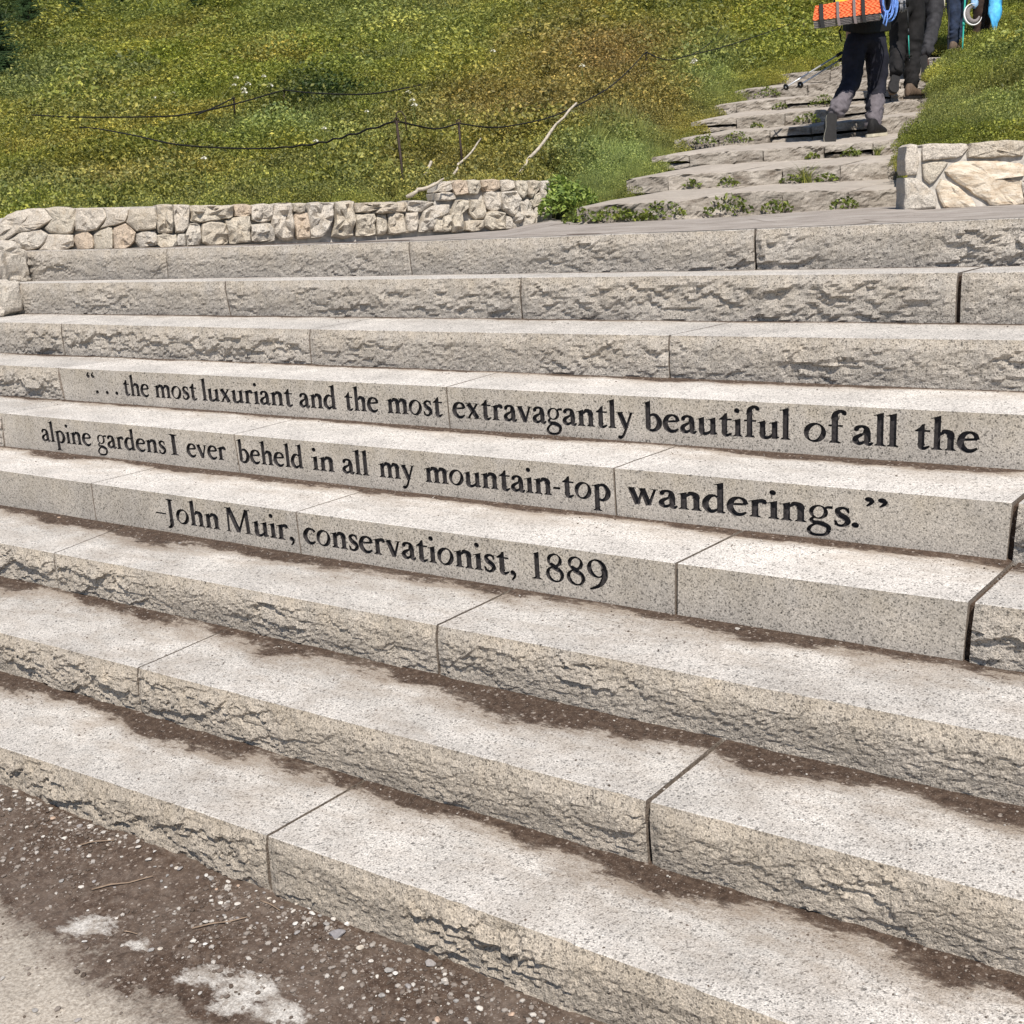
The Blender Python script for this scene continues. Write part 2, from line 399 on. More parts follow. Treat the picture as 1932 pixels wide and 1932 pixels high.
def block(k, a, b, dressed, parent, seed):
    Yf = -k*TREAD; r = np.random.default_rng(seed)
    xl0, xf0, xb0 = [v+a[3]/2 for v in a[:3]]; xl1, xf1, xb1 = [v-b[3]/2 for v in b[:3]]
    near = k >= 5
    du = .008 if near else (.011 if k >= 2 else .014)
    nu = max(4, int((xl1-xl0)/du)); nv = int(RISE/(.0065 if near else .009))+1
    if dressed: nu = max(4, int((xl1-xl0)/.05)); nv = 2
    u = np.linspace(0, 1, nu)
    Xl = xl0+(xl1-xl0)*u; Xf = xf0+(xf1-xf0)*u; Xb = xb0+(xb1-xb0)*u
    zt = lipz(k, Xl); zb = (footz(k, Xf)-.012) if k < 8 else np.full(nu, GZ-.05)
    v = np.linspace(0, 1, nv)                       # 0 foot .. 1 lip
    UU, VV = np.meshgrid(u, v, indexing='ij')
    X = Xf[:, None]*(1-VV)+Xl[:, None]*VV
    H = zt-zb
    Z = zb[:, None]*(1-VV)+zt[:, None]*VV
    Y = np.full_like(X, Yf)
    lipY = np.zeros(nu)
    if not dressed:
        o = seed*3.71
        wx = X+.03*fbm(X*9+o, Z*9, None, 3, 5); wz = Z+.02*fbm(X*9+o, Z*9, None, 3, 9)
        dtop = (1-VV)*H[:, None]; dend = np.minimum(X-X[:1], X[-1:]-X)
        big = fbm(wx*4.0+o, wz*9, None, 3, 1)
        f1 = facet(wx*6+wz*4+o, wz*15-wx*2.8, seed+3, .72); f2 = facet(wx*17+wz*6+o, wz*34+wx*5, seed+4, .7); f3 = facet(wx*45-wz*14+o, wz*80+wx*12, seed+5, .5)
        cr = fbm(X*60+o, Z*60, None, 3, 7)
        amp = .0125 if k < 6 else .014
        cz = np.clip(fbm(X*2.6+o, Z*5+3, None, 3, 44)*2.2+.55, .15, 1.2)     # calmer and rougher stretches
        b_ = .016 + .55*amp*big + amp*.56*f1*cz + .0062*f2*cz + .0030*f3 + .0016*cr
        prof = sstep(0, .045, dtop)**.7
        low = 1-.45*sstep(.10, 0, VV*H[:, None])
        endp = .45+.55*sstep(0, .03, dend)
        bulge = np.clip(b_*prof*low*endp, -.012, .05)
        Y = Y-bulge
        Z = Z-.0035*prof*f2*(1-VV)
        # knocked-off arris
        chip = np.clip(fbm(Xl*14+o, Xl*0, None, 4, 21)*.012-.0015, 0, .01)+.0012*vnoise(Xl*90+o, Xl*0)
        lipY = np.abs(chip)
        Z = Z-VV**10*lipY[:, None]*.35
        Y = Y+VV**6*lipY[:, None]
    else:
        lipY = .0008*np.abs(vnoise(Xl*60, Xl*0))
        Y = Y-0*Y+Yf-Yf
    V = [np.stack([X, Y, Z], -1).reshape(-1, 3)]
    info = [np.stack([np.full(X.size, 9.0), VV.ravel(), np.full(X.size, r.random())], -1)]
    F = []; midx = []
    n = nu*nv
    if not dressed: F.append(grid_faces(nu, nv))
    # tread: lip to the back (under the riser above)
    depthT = TREAD+.05 if k else .26
    ys = [0, .004, .03, .1, .18, TREAD-.06, TREAD-.03, depthT] if k else [0, .004, .03, .08, .26]
    nt_ = len(ys)
    if dressed:
        nuT = nu
    uT = u; XT = []; 
    zback = (footz(k-1, Xb) if k else zt-.0)
    for j, yy in enumerate(ys):
        f = min(yy/TREAD, 1.2)
        xx = Xl+(Xb-Xl)*f
        zz = zt+(zback-zt)*f if k else zt-.004*f
        yv = Yf+yy+(lipY if j == 0 else (lipY*.6 if j == 1 else 0))
        if j == 0: zz = Z[:, -1] if not dressed else zt
        else: zz = zz+.0012*vnoise(xx*6+k, xx*0+yy*9)+ (0.0006 if j == 1 else 0)
        XT.append(np.stack([xx, np.broadcast_to(yv, xx.shape), zz], -1))
    TT = np.stack(XT, 1)
    V.append(TT.reshape(-1, 3))
    di = (TREAD-.02-np.array(ys))/DIRTW[k] if k else np.full(nt_, 4.0)
    if k == 0: di = np.array([3.5, 3.4, 2.2, .9, 0.])
    dm = 1+.3*vnoise(TT[..., 0]*1.1+k*5.3, TT[..., 0]*0+k)
    info.append(np.stack([(di[None, :]*dm).ravel(), np.full(nu*nt_, -1.0), np.zeros(nu*nt_)], -1))
    F.append(grid_faces(nu, nt_, n)[:, ::1])
    n2 = n+nu*nt_
    # ends and back: simple skirts
    def side(ix, flip):
        ring = np.concatenate([np.stack([X, Y, Z], -1)[ix], [[TT[ix, -1][0], TT[ix, -1][1], TT[ix, -1][2]], [TT[ix, -1][0], TT[ix, -1][1], Z[ix, 0]]]])
        c = ring.mean(0)
        return ring, c
    base = n2
    extra = []; ei = []; tri = []
    for ix, fl in ((0, False), (-1, True)):
        ring, c = side(ix, fl); m = len(ring); s0 = base+sum(len(e) for e in extra)
        extra.append(np.vstack([ring, c[None]])); 
        for q in range(m):
            tr = (s0+q, s0+(q+1) % m, s0+m); tri.append(tr if fl else tr[::-1])
    ex = np.vstack(extra); V.append(ex)
    info.append(np.stack([np.full(len(ex), 9.0), np.full(len(ex), .0), np.zeros(len(ex))], -1))
    if dressed:
        BLOCKS[(k, seed)] = dict(k=k, Xl=(xl0, xl1), Xf=(xf0, xf1), parent=parent)
        V_, tri2, V_in, F_in, iv = dressed_face(k, xl0, xl1, xf0, xf1, zt, zb, Xl, Xf)
        s0 = base+len(ex); V.append(V_); info.append(np.stack([np.full(len(V_), 9.0), iv, np.zeros(len(V_))], -1))
        tri += [tuple(s0+q for q in tr) for tr in tri2]
    Vall = np.vstack(V)
    Ff = [f for f in F]; Ft = np.array(tri)
    o = world_mesh('granite_block', Vall, Ff+[Ft], (M_FLAT if dressed else M_ROUGH,), parent, attrs={'info': np.vstack(info)}, smooth=False)
    if dressed and len(F_in):
        par = list(range(len(V_in)))
        def find(i):
            while par[i] != i: par[i] = par[par[i]]; i = par[i]
            return i
        for a_, b__, c_ in F_in:
            ra, rb, rc = find(a_), find(b__), find(c_); par[rb] = ra; par[rc if rc != rb else ra] = ra
        roots = np.array([find(i) for i in range(len(V_in))]); fr = roots[np.array(F_in)[:, 0]]
        for rt in np.unique(fr):
            ff = np.array(F_in)[fr == rt]; ids, inv = np.unique(ff, return_inverse=True)
            world_mesh('letter', V_in[ids], [inv.reshape(ff.shape)], (M_ENGR,), o)
    return o

# ------------------------------------------------------------------ lettering: an old-style serif drawn stroke by stroke
SW = 118.0   # stem width; x-height 400, ascender 690
def P_(pts): return [list(map(lambda p: (float(p[0]), float(p[1])), pts))]
def stroke(pts, n=7):
    """pts (x,y,width) smooth path -> list of quads"""
    p = np.array(pts, float); m = len(p); p[:, 2] = p[:, 2]*1.12+15
    q = np.vstack([2*p[0]-p[1], p, 2*p[-1]-p[-2]])
    out = []
    for i in range(m-1):
        a, b, c, d = q[i], q[i+1], q[i+2], q[i+3]
        for t in np.linspace(0, 1, n, endpoint=(i == m-2)):
            out.append(.5*((2*b)+(-a+c)*t+(2*a-5*b+4*c-d)*t*t+(-a+3*b-3*c+d)*t**3))
    out = np.array(out); tg = np.gradient(out[:, :2], axis=0); tg /= np.linalg.norm(tg, axis=1)[:, None]+1e-9
    nrm = np.stack([-tg[:, 1], tg[:, 0]], 1); L = out[:, :2]+nrm*out[:, 2:3]/2; R = out[:, :2]-nrm*out[:, 2:3]/2
    return [[tuple(L[i]), tuple(L[i+1]), tuple(R[i+1]), tuple(R[i])] for i in range(len(out)-1)]
def line(pts):
    out = []
    for a, b in zip(pts[:-1], pts[1:]): out += stroke([a, b], 2)
    return out
def disc(cx, cy, r, n=12): return [[(cx+r*math.cos(2*math.pi*i/n), cy+r*math.sin(2*math.pi*i/n)) for i in range(n)]]
def ring(cx, cy, rx, ry, wx, wy, tilt=-.30, n=26):
    o = []; 
    for i in range(n+1):
        a = 2*math.pi*i/n
        ex, ey = rx*math.cos(a), ry*math.sin(a)
        ix, iy = (rx-wx)*math.cos(a), (ry-wy)*math.sin(a)
        c, s = math.cos(tilt), math.sin(tilt)
        o.append(((cx+ex, cy+ey), (cx+ix*c-iy*s*((rx)/(ry)), cy+ix*s*.6+iy*c)))
    return [[o[i][0], o[i+1][0], o[i+1][1], o[i][1]] for i in range(n)]
def foot(x, w=SW, l=42, r=42, y=0): return [[(x-l, y), (x+w+r, y), (x+w+r, y+17), (x+w, y+48), (x, y+48), (x-l, y+17)]]
def flag(x, y, w=SW, l=62): return [[(x-l, y-62), (x+w, y), (x+w, y-95), (x, y-105), (x-8, y-66), (x-l, y-80)]]
def stem(x, y0, y1, w=SW): return [[(x, y0), (x+w, y0), (x+w, y1), (x, y1)]]
def arch(x0, x1, top=405, w=SW):   # shoulder from stem x0 to right stem x1
    return stroke([(x0+w*.7, 290, 20), (x0+w+35, 352, 48), (x1-55, 385, 62), (x1+w*.35, 345, w*.9), (x1+w/2, 270, w)])+stem(x1, 0, 280, w)
def GL():
    g = {}
    g['o'] = (ring(215, 200, 205, 212, 98, 40), 430)
    g['c'] = (stroke([(345, 312, 62), (318, 352, 52), (255, 385, 36), (160, 368, 66), (70, 250, 100), (78, 130, 98), (170, 28, 70), (262, 30, 52), (352, 82, 22)]), 375)
    g['e'] = (stroke([(66, 236, 34), (355, 262, 34)], 3)+stroke([(352, 250, 74), (322, 345, 62), (228, 392, 34), (120, 345, 74), (66, 220, 98), (88, 110, 98), (180, 26, 70), (278, 30, 52), (362, 84, 22)]), 395)
    g['t'] = (stem(85, 75, 520)[:0]+[[(85, 60), (85+SW, 60), (85+SW, 520), (150, 500), (110, 440), (85, 400)]]+[[(12, 358), (110, 440), (170, 460), (95, 350)]]+[[(30, 350), (300, 350), (308, 392), (40, 392)]]+stroke([(85+SW/2, 110, SW), (150, 40, 84), (205, 16, 52), (300, 62, 20)]), 312)
    g['h'] = (stem(60, 0, 640)+flag(60, 700)+foot(60)+arch(60, 300)+foot(300), 465)
    g['n'] = (stem(60, 0, 350)+flag(60, 408)+foot(60)+arch(60, 300)+foot(300), 465)
    g['m'] = (stem(60, 0, 350)+flag(60, 408)+foot(60)+arch(60, 290)+foot(290, l=38, r=36)+arch(290, 520)+foot(520), 685)
    g['s'] = (stroke([(262, 300, 30), (235, 365, 36), (160, 388, 40), (86, 335, 66), (118, 245, 92), (215, 178, 96), (252, 95, 76), (180, 18, 42), (88, 22, 38), (48, 108, 30)])+[[(250, 400), (272, 400), (275, 280), (255, 280)]]+[[(34, 130), (52, 130), (60, 5), (38, 5)]], 305)
    g['l'] = (stem(60, 0, 640)+flag(60, 700)+foot(60), 222)
    g['u'] = (stem(52, 120, 350)+flag(52, 402, l=55)+stroke([(52+SW/2, 130, SW), (118, 48, 88), (190, 18, 56), (270, 48, 44), (330, 110, 20)])+stem(300, 0, 350)+flag(300, 402, l=60)+[[(392, 80), (455, 48), (455, 30), (392, 0), (340, 0)]], 465)
    g['x'] = (line([(80, 385, 105), (335, 15, 105)])+line([(330, 385, 38), (75, 15, 38)])+[[(5, 400), (180, 400), (180, 378), (5, 378)]]+[[(255, 400), (400, 400), (400, 378), (255, 378)]]+[[(5, 0), (150, 0), (150, 22), (5, 22)]]+[[(235, 0), (415, 0), (415, 22), (235, 22)]], 420)
    g['r'] = (stem(60, 0, 350)+flag(60, 408)+foot(60, r=52)+stroke([(130, 280, 20), (180, 352, 48), (240, 372, 74), (292, 345, 90)])+disc(285, 345, 46), 330)
    g['i'] = (stem(60, 0, 350)+flag(60, 408)+foot(60)+disc(98, 575, 60), 222)
    g['a'] = (stroke([(72, 318, 76), (105, 368, 56), (185, 388, 42), (252, 345, 80), (262, 250, SW)])+stem(216, 70, 270)+stroke([(262, 90, SW), (275, 40, 76), (318, 22, 52), (372, 62, 18)])+stroke([(250, 250, 22), (165, 212, 42), (78, 150, 70), (66, 85, 92), (120, 32, 66), (185, 42, 44), (250, 92, 22)])+disc(70, 315, 42), 375)
    g['d'] = (stem(278, 0, 640)+flag(278, 700)+stroke([(300, 330, 22), (235, 385, 34), (140, 358, 70), (66, 235, 98), (76, 110, 98), (160, 28, 70), (235, 48, 44), (310, 100, 22)])+[[(370, 60), (432, 42), (432, 24), (370, 0), (300, 0)]], 448)
    g['b'] = (stem(52, 60, 640)+flag(52, 700)+stroke([(120, 300, 20), (190, 372, 40), (290, 362, 68), (368, 235, 98), (350, 110, 94), (255, 20, 56), (150, 20, 46), (70, 80, 44)])+[[(52, 90), (144, 90), (150, 10), (75, 20)]], 440)
    g['p'] = (stem(60, -235, 350)+flag(60, 408)+foot(60, y=-255, r=58)+stem(60, -250, -200)+stroke([(130, 290, 20), (200, 372, 40), (300, 362, 68), (376, 235, 98), (360, 110, 94), (270, 20, 56), (190, 22, 42), (130, 50, 30)]), 450)
    g['v'] = (line([(78, 388, 100), (228, 10, 100)])+line([(352, 388, 36), (228, 5, 42)])+[[(0, 400), (172, 400), (172, 378), (0, 378)]]+[[(285, 400), (420, 400), (420, 378), (285, 378)]]+[[(190, 40), (270, 40), (235, -14), (222, -14)]], 412)
    g['w'] = (line([(78, 388, 98), (208, 10, 98)])+line([(312, 380, 36), (208, 5, 40)])+line([(300, 388, 98), (428, 10, 98)])+line([(552, 388, 36), (428, 5, 40)])+[[(0, 400), (172, 400), (172, 378), (0, 378)]]+[[(225, 400), (372, 400), (372, 378), (225, 378)]]+[[(485, 400), (618, 400), (618, 378), (485, 378)]], 612)
    g['y'] = (line([(78, 388, 100), (235, 10, 96)])+line([(362, 388, 36), (205, -60, 42)])+[[(0, 400), (172, 400), (172, 378), (0, 378)]]+[[(295, 400), (430, 400), (430, 378), (295, 378)]]+stroke([(212, -40, 42), (165, -150, 44), (112, -200, 52), (60, -215, 74)])+disc(62, -205, 42), 420)
    g['g'] = (ring(190, 255, 160, 152, 76, 32, -.15, 22)+stroke([(110, 135, 26), (70, 80, 46), (110, 32, 60), (240, 12, 84), (345, -40, 74), (368, -120, 62)], 6)+stroke([(368, -110, 62), (320, -205, 44), (200, -240, 40), (80, -225, 48), (28, -150, 52), (70, -60, 36), (140, -5, 26)], 6)+stroke([(295, 345, 30), (345, 372, 38), (425, 372, 46)], 4), 418)
    g['f'] = (stem(85, 0, 520)+foot(85, r=58)+stroke([(85+SW/2, 500, SW), (148, 610, 84), (215, 676, 52), (285, 668, 62), (315, 628, 74)])+disc(310, 632, 40)+[[(22, 350), (280, 350), (290, 392), (30, 392)]], 305)
    g['I'] = (stem(88, 0, 640, 108)+foot(88, 108, 62, 62)+[[(26, 640), (258, 640), (258, 622), (196, 590), (88, 590), (26, 622)]], 290)
    g['J'] = (stem(98, 20, 640, 108)+[[(36, 640), (268, 640), (268, 622), (206, 590), (98, 590), (36, 622)]]+stroke([(152, 60, 108), (142, -60, 92), (90, -130, 60), (20, -160, 30)]), 300)
    g['M'] = (line([(120, 640, 44), (95, 0, 44)])+line([(145, 640, 112), (395, 20, 108)])+line([(655, 640, 40), (395, 10, 44)])+[[(600, 640), (712, 640), (735, 0), (625, 0)]]+[[(20, 640), (190, 640), (180, 616), (20, 616)]]+[[(620, 640), (775, 640), (775, 616), (620, 616)]]+[[(25, 0), (168, 0), (168, 22), (25, 22)]]+[[(575, 0), (795, 0), (795, 22), (575, 22)]], 815)
    g['1'] = (stem(130, 0, 590, 96)+foot(130, 96, 55, 55)+[[(60, 540), (226, 628), (226, 560), (130, 555), (62, 560)]], 330)
    g['8'] = (ring(205, 480, 150, 152, 66, 34, -.3, 22)+ring(205, 168, 182, 180, 80, 40, .25, 24)+stroke([(120, 400, 50), (205, 325, 96), (300, 250, 60)], 4), 410)
    g['9'] = (ring(205, 430, 190, 205, 92, 38, .25, 24)+stroke([(348, 430, 94), (345, 250, 88), (270, 95, 62), (160, 10, 40), (60, -35, 20)]), 420)
    g['.'] = (disc(70, 52, 62, 14), 150)
    g[','] = (disc(75, 55, 62, 14)+stroke([(118, 60, 46), (118, -10, 40), (85, -70, 30), (40, -110, 12)]), 165)
    g['-'] = ([[(20, 165), (200, 165), (212, 220), (32, 220)]], 230)
    g['–'] = ([[(0, 195), (330, 195), (330, 235), (0, 235)]], 335)
    def q(x, s): return disc(x, 560 if s > 0 else 640, 55, 12)+stroke([(x-38*s, 560 if s > 0 else 640, 34), (x-40*s, (600 if s > 0 else 600), 36), (x-5*s, 665 if s > 0 else 535, 28), (x+30*s, 705 if s > 0 else 500, 12)])
    g['“'] = (q(70, 1)+q(235, 1), 300)
    g['”'] = (q(75, -1)+q(240, -1), 315)
    return g
GLYPH = GL()
# words: (line, text, baseline start px, end px)   in photo points along the face
def z3(x): return x*.50014
def z4(x): return 966+x*.50014
WORDS = [(3, '“', z3(325), z3(355)), (3, '.', z3(362), z3(376)), (3, '.', z3(399), z3(413)), (3, '.', z3(435), z3(450)), (3, 'the', z3(468), z3(566)), (3, 'most', z3(585), z3(746)), (3, 'luxuriant', z3(762), z3(1107)), (3, 'and', z3(1130), z3(1271)), (3, 'the', z3(1302), z3(1431)), (3, 'most', z3(1460), z3(1672)),
 (3, 'extravagantly', z3(1708), z4(462)), (3, 'beautiful', z4(495), z4(1051)), (3, 'of', z4(1100), z4(1262)), (3, 'all', z4(1283), z4(1458)), (3, 'the', z4(1515), z4(1763)),
 (4, 'alpine', z3(160), z3(349)), (4, 'gardens', z3(367), z3(629)), (4, 'I', z3(645), z3(676)), (4, 'ever', z3(706), z3(856)), (4, 'beheld', z3(899), z3(1146)), (4, 'in', z3(1178), z3(1264)), (4, 'all', z3(1292), z3(1394)), (4, 'my', z3(1430), z3(1568)), (4, 'mountain-top', z3(1603), z4(374)), (4, 'wanderings.', z4(436), z4(1309)), (4, '”', z4(1330), z4(1418)),
 (5, '–John', z3(592), z3(832)), (5, 'Muir,', z3(855), z3(1112)), (5, 'conservationist,', z3(1146), z4(17)), (5, '1889', z4(75), z4(364))]
def word_polys():
    """all letters placed on the face plane: per step, list of polygons in (X, height fraction m)"""
    out = {3: [], 4: [], 5: []}
    for k, txt, p0, p1 in WORDS:
        Yf = -k*TREAD
        yb = lambda x: np.interp(x, [q[0] for q in FOOT[k]], [q[1] for q in FOOT[k]])
        yt = lambda x: np.interp(x, [q[0] for q in LIP[k]], [q[1] for q in LIP[k]])
        X0 = aY(p0, .7*yb(p0)+.3*yt(p0), Yf)[0]; X1 = aY(p1, .7*yb(p1)+.3*yt(p1), Yf)[0]
        if txt in '“”':
            X0 = aY(p0, .2*yb(p0)+.8*yt(p0), Yf)[0]; X1 = aY(p1, .2*yb(p1)+.8*yt(p1), Yf)[0]
        adv = 0; pl = []
        for ch in txt:
            gp, wd = GLYPH[ch]
            for poly in gp: pl.append([(x+adv, y) for x, y in poly])
            adv += wd
        xs = [x for poly in pl for x, y in poly]; a, b = min(xs), max(xs)
        sx = (X1-X0)/(b-a); sy = {3: .372, 4: .355, 5: .375}[k]*RISE/400
        if len(txt) == 1 and txt != 'I': sx = min(sx, sy*1.15) if txt == '.' else sx
        base = {3: .265, 4: .285, 5: .275}[k]*RISE
        if txt == '”': base -= .02*RISE
        for poly in pl:
            out[k].append([(X0+(x-a)*sx, base+y*sy) for x, y in poly])
        for poly in pl[:0]: pass
    return out
WP = word_polys()
def dressed_face(k, xl0, xl1, xf0, xf1, zt, zb, Xl, Xf):
    """front face with letters cut 7 mm deep; returns face verts/tris and recess verts/faces"""
    Yf = -k*TREAD
    lo, hi = min(xl0, xf0), max(xl1, xf1)
    polys = [p for p in WP[k] if min(x for x, y in p) > lo+.002 and max(x for x, y in p) < hi-.002]
    Hm = RISE
    n = len(Xl)
    pts = [(Xf[i], 0.0) for i in range(n)]+[(Xl[i], Hm) for i in range(n-1, -1, -1)]
    coords = [Vector(p) for p in pts]; ed = [(i, (i+1) % len(pts)) for i in range(len(pts))]
    clean = []
    for p in polys:
        ar = sum(p[i][0]*p[(i+1) % len(p)][1]-p[(i+1) % len(p)][0]*p[i][1] for i in range(len(p)))
        if abs(ar) < 1e-9: continue
        s = len(coords); coords += [Vector(q) for q in p]; ed += [(s+i, s+(i+1) % len(p)) for i in range(len(p))]; clean.append(np.array(p))
    vo, eo, fo, ov, oe, of = geometry.delaunay_2d_cdt(coords, ed, [], 0, 1e-6, False)
    vo = np.array([(v.x, v.y) for v in vo])
    def to3(xy, back=0.0):
        X, t = xy[:, 0], xy[:, 1]
        z0 = footz(k, X); z1 = lipz(k, X); f = t/Hm
        Z = z0*(1-f)+z1*f; Z = np.where(t <= 1e-6, Z-.012, Z)
        return np.stack([X, np.full(len(X), Yf+back), Z], 1)
    cen = np.array([vo[list(f)].mean(0) for f in fo]); ins = np.zeros(len(fo), bool)
    for p in clean:
        lo_, hi_ = p.min(0), p.max(0)
        ids = np.where((cen[:, 0] > lo_[0]) & (cen[:, 0] < hi_[0]) & (cen[:, 1] > lo_[1]) & (cen[:, 1] < hi_[1]) & ~ins)[0]
        if not len(ids): continue
        c = cen[ids]; wn = np.zeros(len(ids), bool)
        for i in range(len(p)):
            (xa, ya), (xb, yb) = p[i], p[(i+1) % len(p)]
            if ya == yb: continue
            cr = ((ya > c[:, 1]) != (yb > c[:, 1])) & (c[:, 0] < (xb-xa)*(c[:, 1]-ya)/(yb-ya)+xa)
            wn ^= cr
        ins[ids[wn]] = True
    inn = [list(f) for f, q in zip(fo, ins) if q]; outf = [list(f) for f, q in zip(fo, ins) if not q]
    V = to3(vo); iv = vo[:, 1]/Hm
    def orient(tr):
        a, b, c = [vo[i] for i in tr[:3]]
        return list(tr) if (b[0]-a[0])*(c[1]-a[1])-(b[1]-a[1])*(c[0]-a[0]) > 0 else list(tr)[::-1]
    tri = []
    for f in outf:
        f = orient(f)
        for q in range(1, len(f)-1): tri.append((f[0], f[q], f[q+1]))
    if not inn: return V, tri, [], [], iv
    used = {}; 
    it = []
    for f in inn:
        f = orient(f)
        for q in range(1, len(f)-1): it.append((f[0], f[q], f[q+1]))
    edges = {}
    for a, b, c in it:
        for e in ((a, b), (b, c), (c, a)): edges[e] = 1
    bnd = [e for e in edges if (e[1], e[0]) not in edges]
    ids = sorted({i for t3 in it for i in t3}); mp = {i: j for j, i in enumerate(ids)}
    Vb = to3(vo[ids], .011); Vfr = to3(vo[ids], .0002); nb = len(ids)
    Fi = [(mp[a], mp[b], mp[c]) for a, b, c in it]
    for a, b in bnd:
        Fi.append((mp[a], mp[b], nb+mp[b])); Fi.append((mp[a], nb+mp[b], nb+mp[a]))
    return V, tri, np.vstack([Vb, Vfr]), np.array([f[::1] for f in Fi]), iv
build_steps()

# bed of soil the courses are set in, seen only down the joints
def build_bed():
    V = []; xs = np.arange(XL+.02, XR-.02, .1); m = 0
    for X in xs:
        pts = [(-8*TREAD+.017, GZ-.3)]
        for k in range(8, -1, -1):
            pts.append((-k*TREAD+.017, float(lipz(k, X))-.012)); pts.append((-(k-1)*TREAD+.017 if k else .3, (float(footz(k-1, X)) if k else float(lipz(0, X)))-.014))
        pts.append((.3, GZ-.3)); V += [(X, y, z) for y, z in pts]; m = len(pts)
    F4 = [(q*m+i, q*m+i+1, (q+1)*m+i+1, (q+1)*m+i) for q in range(len(xs)-1) for i in range(m-1)]
    o = world_mesh('step_bed', V, [np.array(F4)], (M_BED,)); tag(o, kind='structure')
build_bed()

# ------------------------------------------------------------------ ground at the foot, landing, upper stairway
def mat_ground():
    m, t = newmat('gravelly_dirt'); b = NB(t); P = b.pos()
    a = b.n('ShaderNodeAttribute', attribute_name='zone'); sep = b.n('ShaderNodeSeparateXYZ'); b.l(a.outputs['Vector'], sep.inputs[0])
    pv, band, _ = sep.outputs               # metres inside the tan paving / cover over the granite band
    dc = dirt_color(b, P)
    # tan washed-aggregate paving
    n = b.noise(120, 4, .7, P); tan = b.ramp(n, [(.28, (.20, .17, .14)), (.5, (.385, .34, .285)), (.7, (.53, .485, .42))])
    v = b.voro(130, P); tan = b.mix(1.0, tan, b.ramp(v, [(0, .5), (.15, .95), (.85, 1.0), (1, 1.35)]), 'MULTIPLY')
    tan = b.mix(1.0, tan, b.ramp(b.noise(5, 4, .6, P), [(.3, .86), (.7, 1.1)]), 'MULTIPLY')
    g = b.ramp(b.noise(190, 3, .7, P), [(.3, .26), (.5, .46), (.7, .68)])
    g = b.mix(1.0, g, (1.0, .945, .87), 'MULTIPLY')
    g = b.mix(b.ramp(b.noise(18, 5, .75, P), [(.45, 0.0), (.62, .7)]), g, (.15, .115, .085))
    wn = b.noise(4.5, 6, .7, P); fine = b.noise(60, 3, .7, P)
    e1 = b.math('ADD', pv, b.math('MULTIPLY_ADD', wn, .34, False, -.12)); e1 = b.math('ADD', e1, b.math('MULTIPLY_ADD', fine, .05, False, -.025))
    f1 = b.ramp(b.math('ADD', e1, b.math('MULTIPLY_ADD', b.noise(16, 5, .75, P), .14, False, -.07)), [(.0, 0.0), (.02, .3), (.10, 1.0)])
    mg = b.n('ShaderNodeMapping'); mg.inputs['Scale'].default_value = (1, 2.2, 1); mg.inputs['Rotation'].default_value = (0, 0, .5); b.l(P, mg.inputs[0]); wg = b.noise(14, 6, .75, mg.outputs[0])
    e2 = b.math('ADD', band, b.math('MULTIPLY_ADD', wg, .30, False, -.15)); e2 = b.math('ADD', e2, b.math('MULTIPLY_ADD', fine, .08, False, -.04))
    f2 = b.ramp(e2, [(.0, 0.0), (.03, .6), (.06, 1.0)])
    dc = b.mix(b.ramp(b.noise(3.5, 5, .7, P), [(.42, 0.0), (.7, .55)]), dc, (.17, .135, .11)); dc = b.mix(b.ramp(b.noise(30, 5, .75, P), [(.5, 0.0), (.72, .6)]), dc, (.21, .17, .14))
    c = b.mix(f2, dc, g); c = b.mix(f1, c, tan)
    bh = b.math('ADD', b.noise(35, 5, .7, P), b.math('MULTIPLY', b.noise(190, 3, .7, P), .45))
    b.out(c, .93, bh, .8, .008); return m
M_GROUND = mat_ground()
def seg_dist(X, Y, a, b):
    """signed distance of points from the line a->b (positive to the left)"""
    d = np.array(b)-np.array(a); L = np.hypot(*d); return ((Y-a[1])*d[0]-(X-a[0])*d[1])/L
Z5 = lambda x, y: (x*.50014, 1288.4+y*.50014)       # enlarged lower-left quarter -> photo points
def ground_z(X, Y):
    X = np.asarray(X, float); Y = np.asarray(Y, float)
    Z = GZ+.012*fbm(X*2.1, Y*2.1, None, 4, 3)+.004*fbm(X*14, Y*14, None, 3, 8)
    dY = Y-(-8*TREAD); return Z+.022*sstep(-.35, -.02, dY)*(1+.6*fbm(X*3, Y*0, None, 2, 4))
def on_ground(x, y):
    z = GZ
    for _ in range(4): P = az(x, y, z); z = float(ground_z(P[0], P[1]))
    return az(x, y, z)
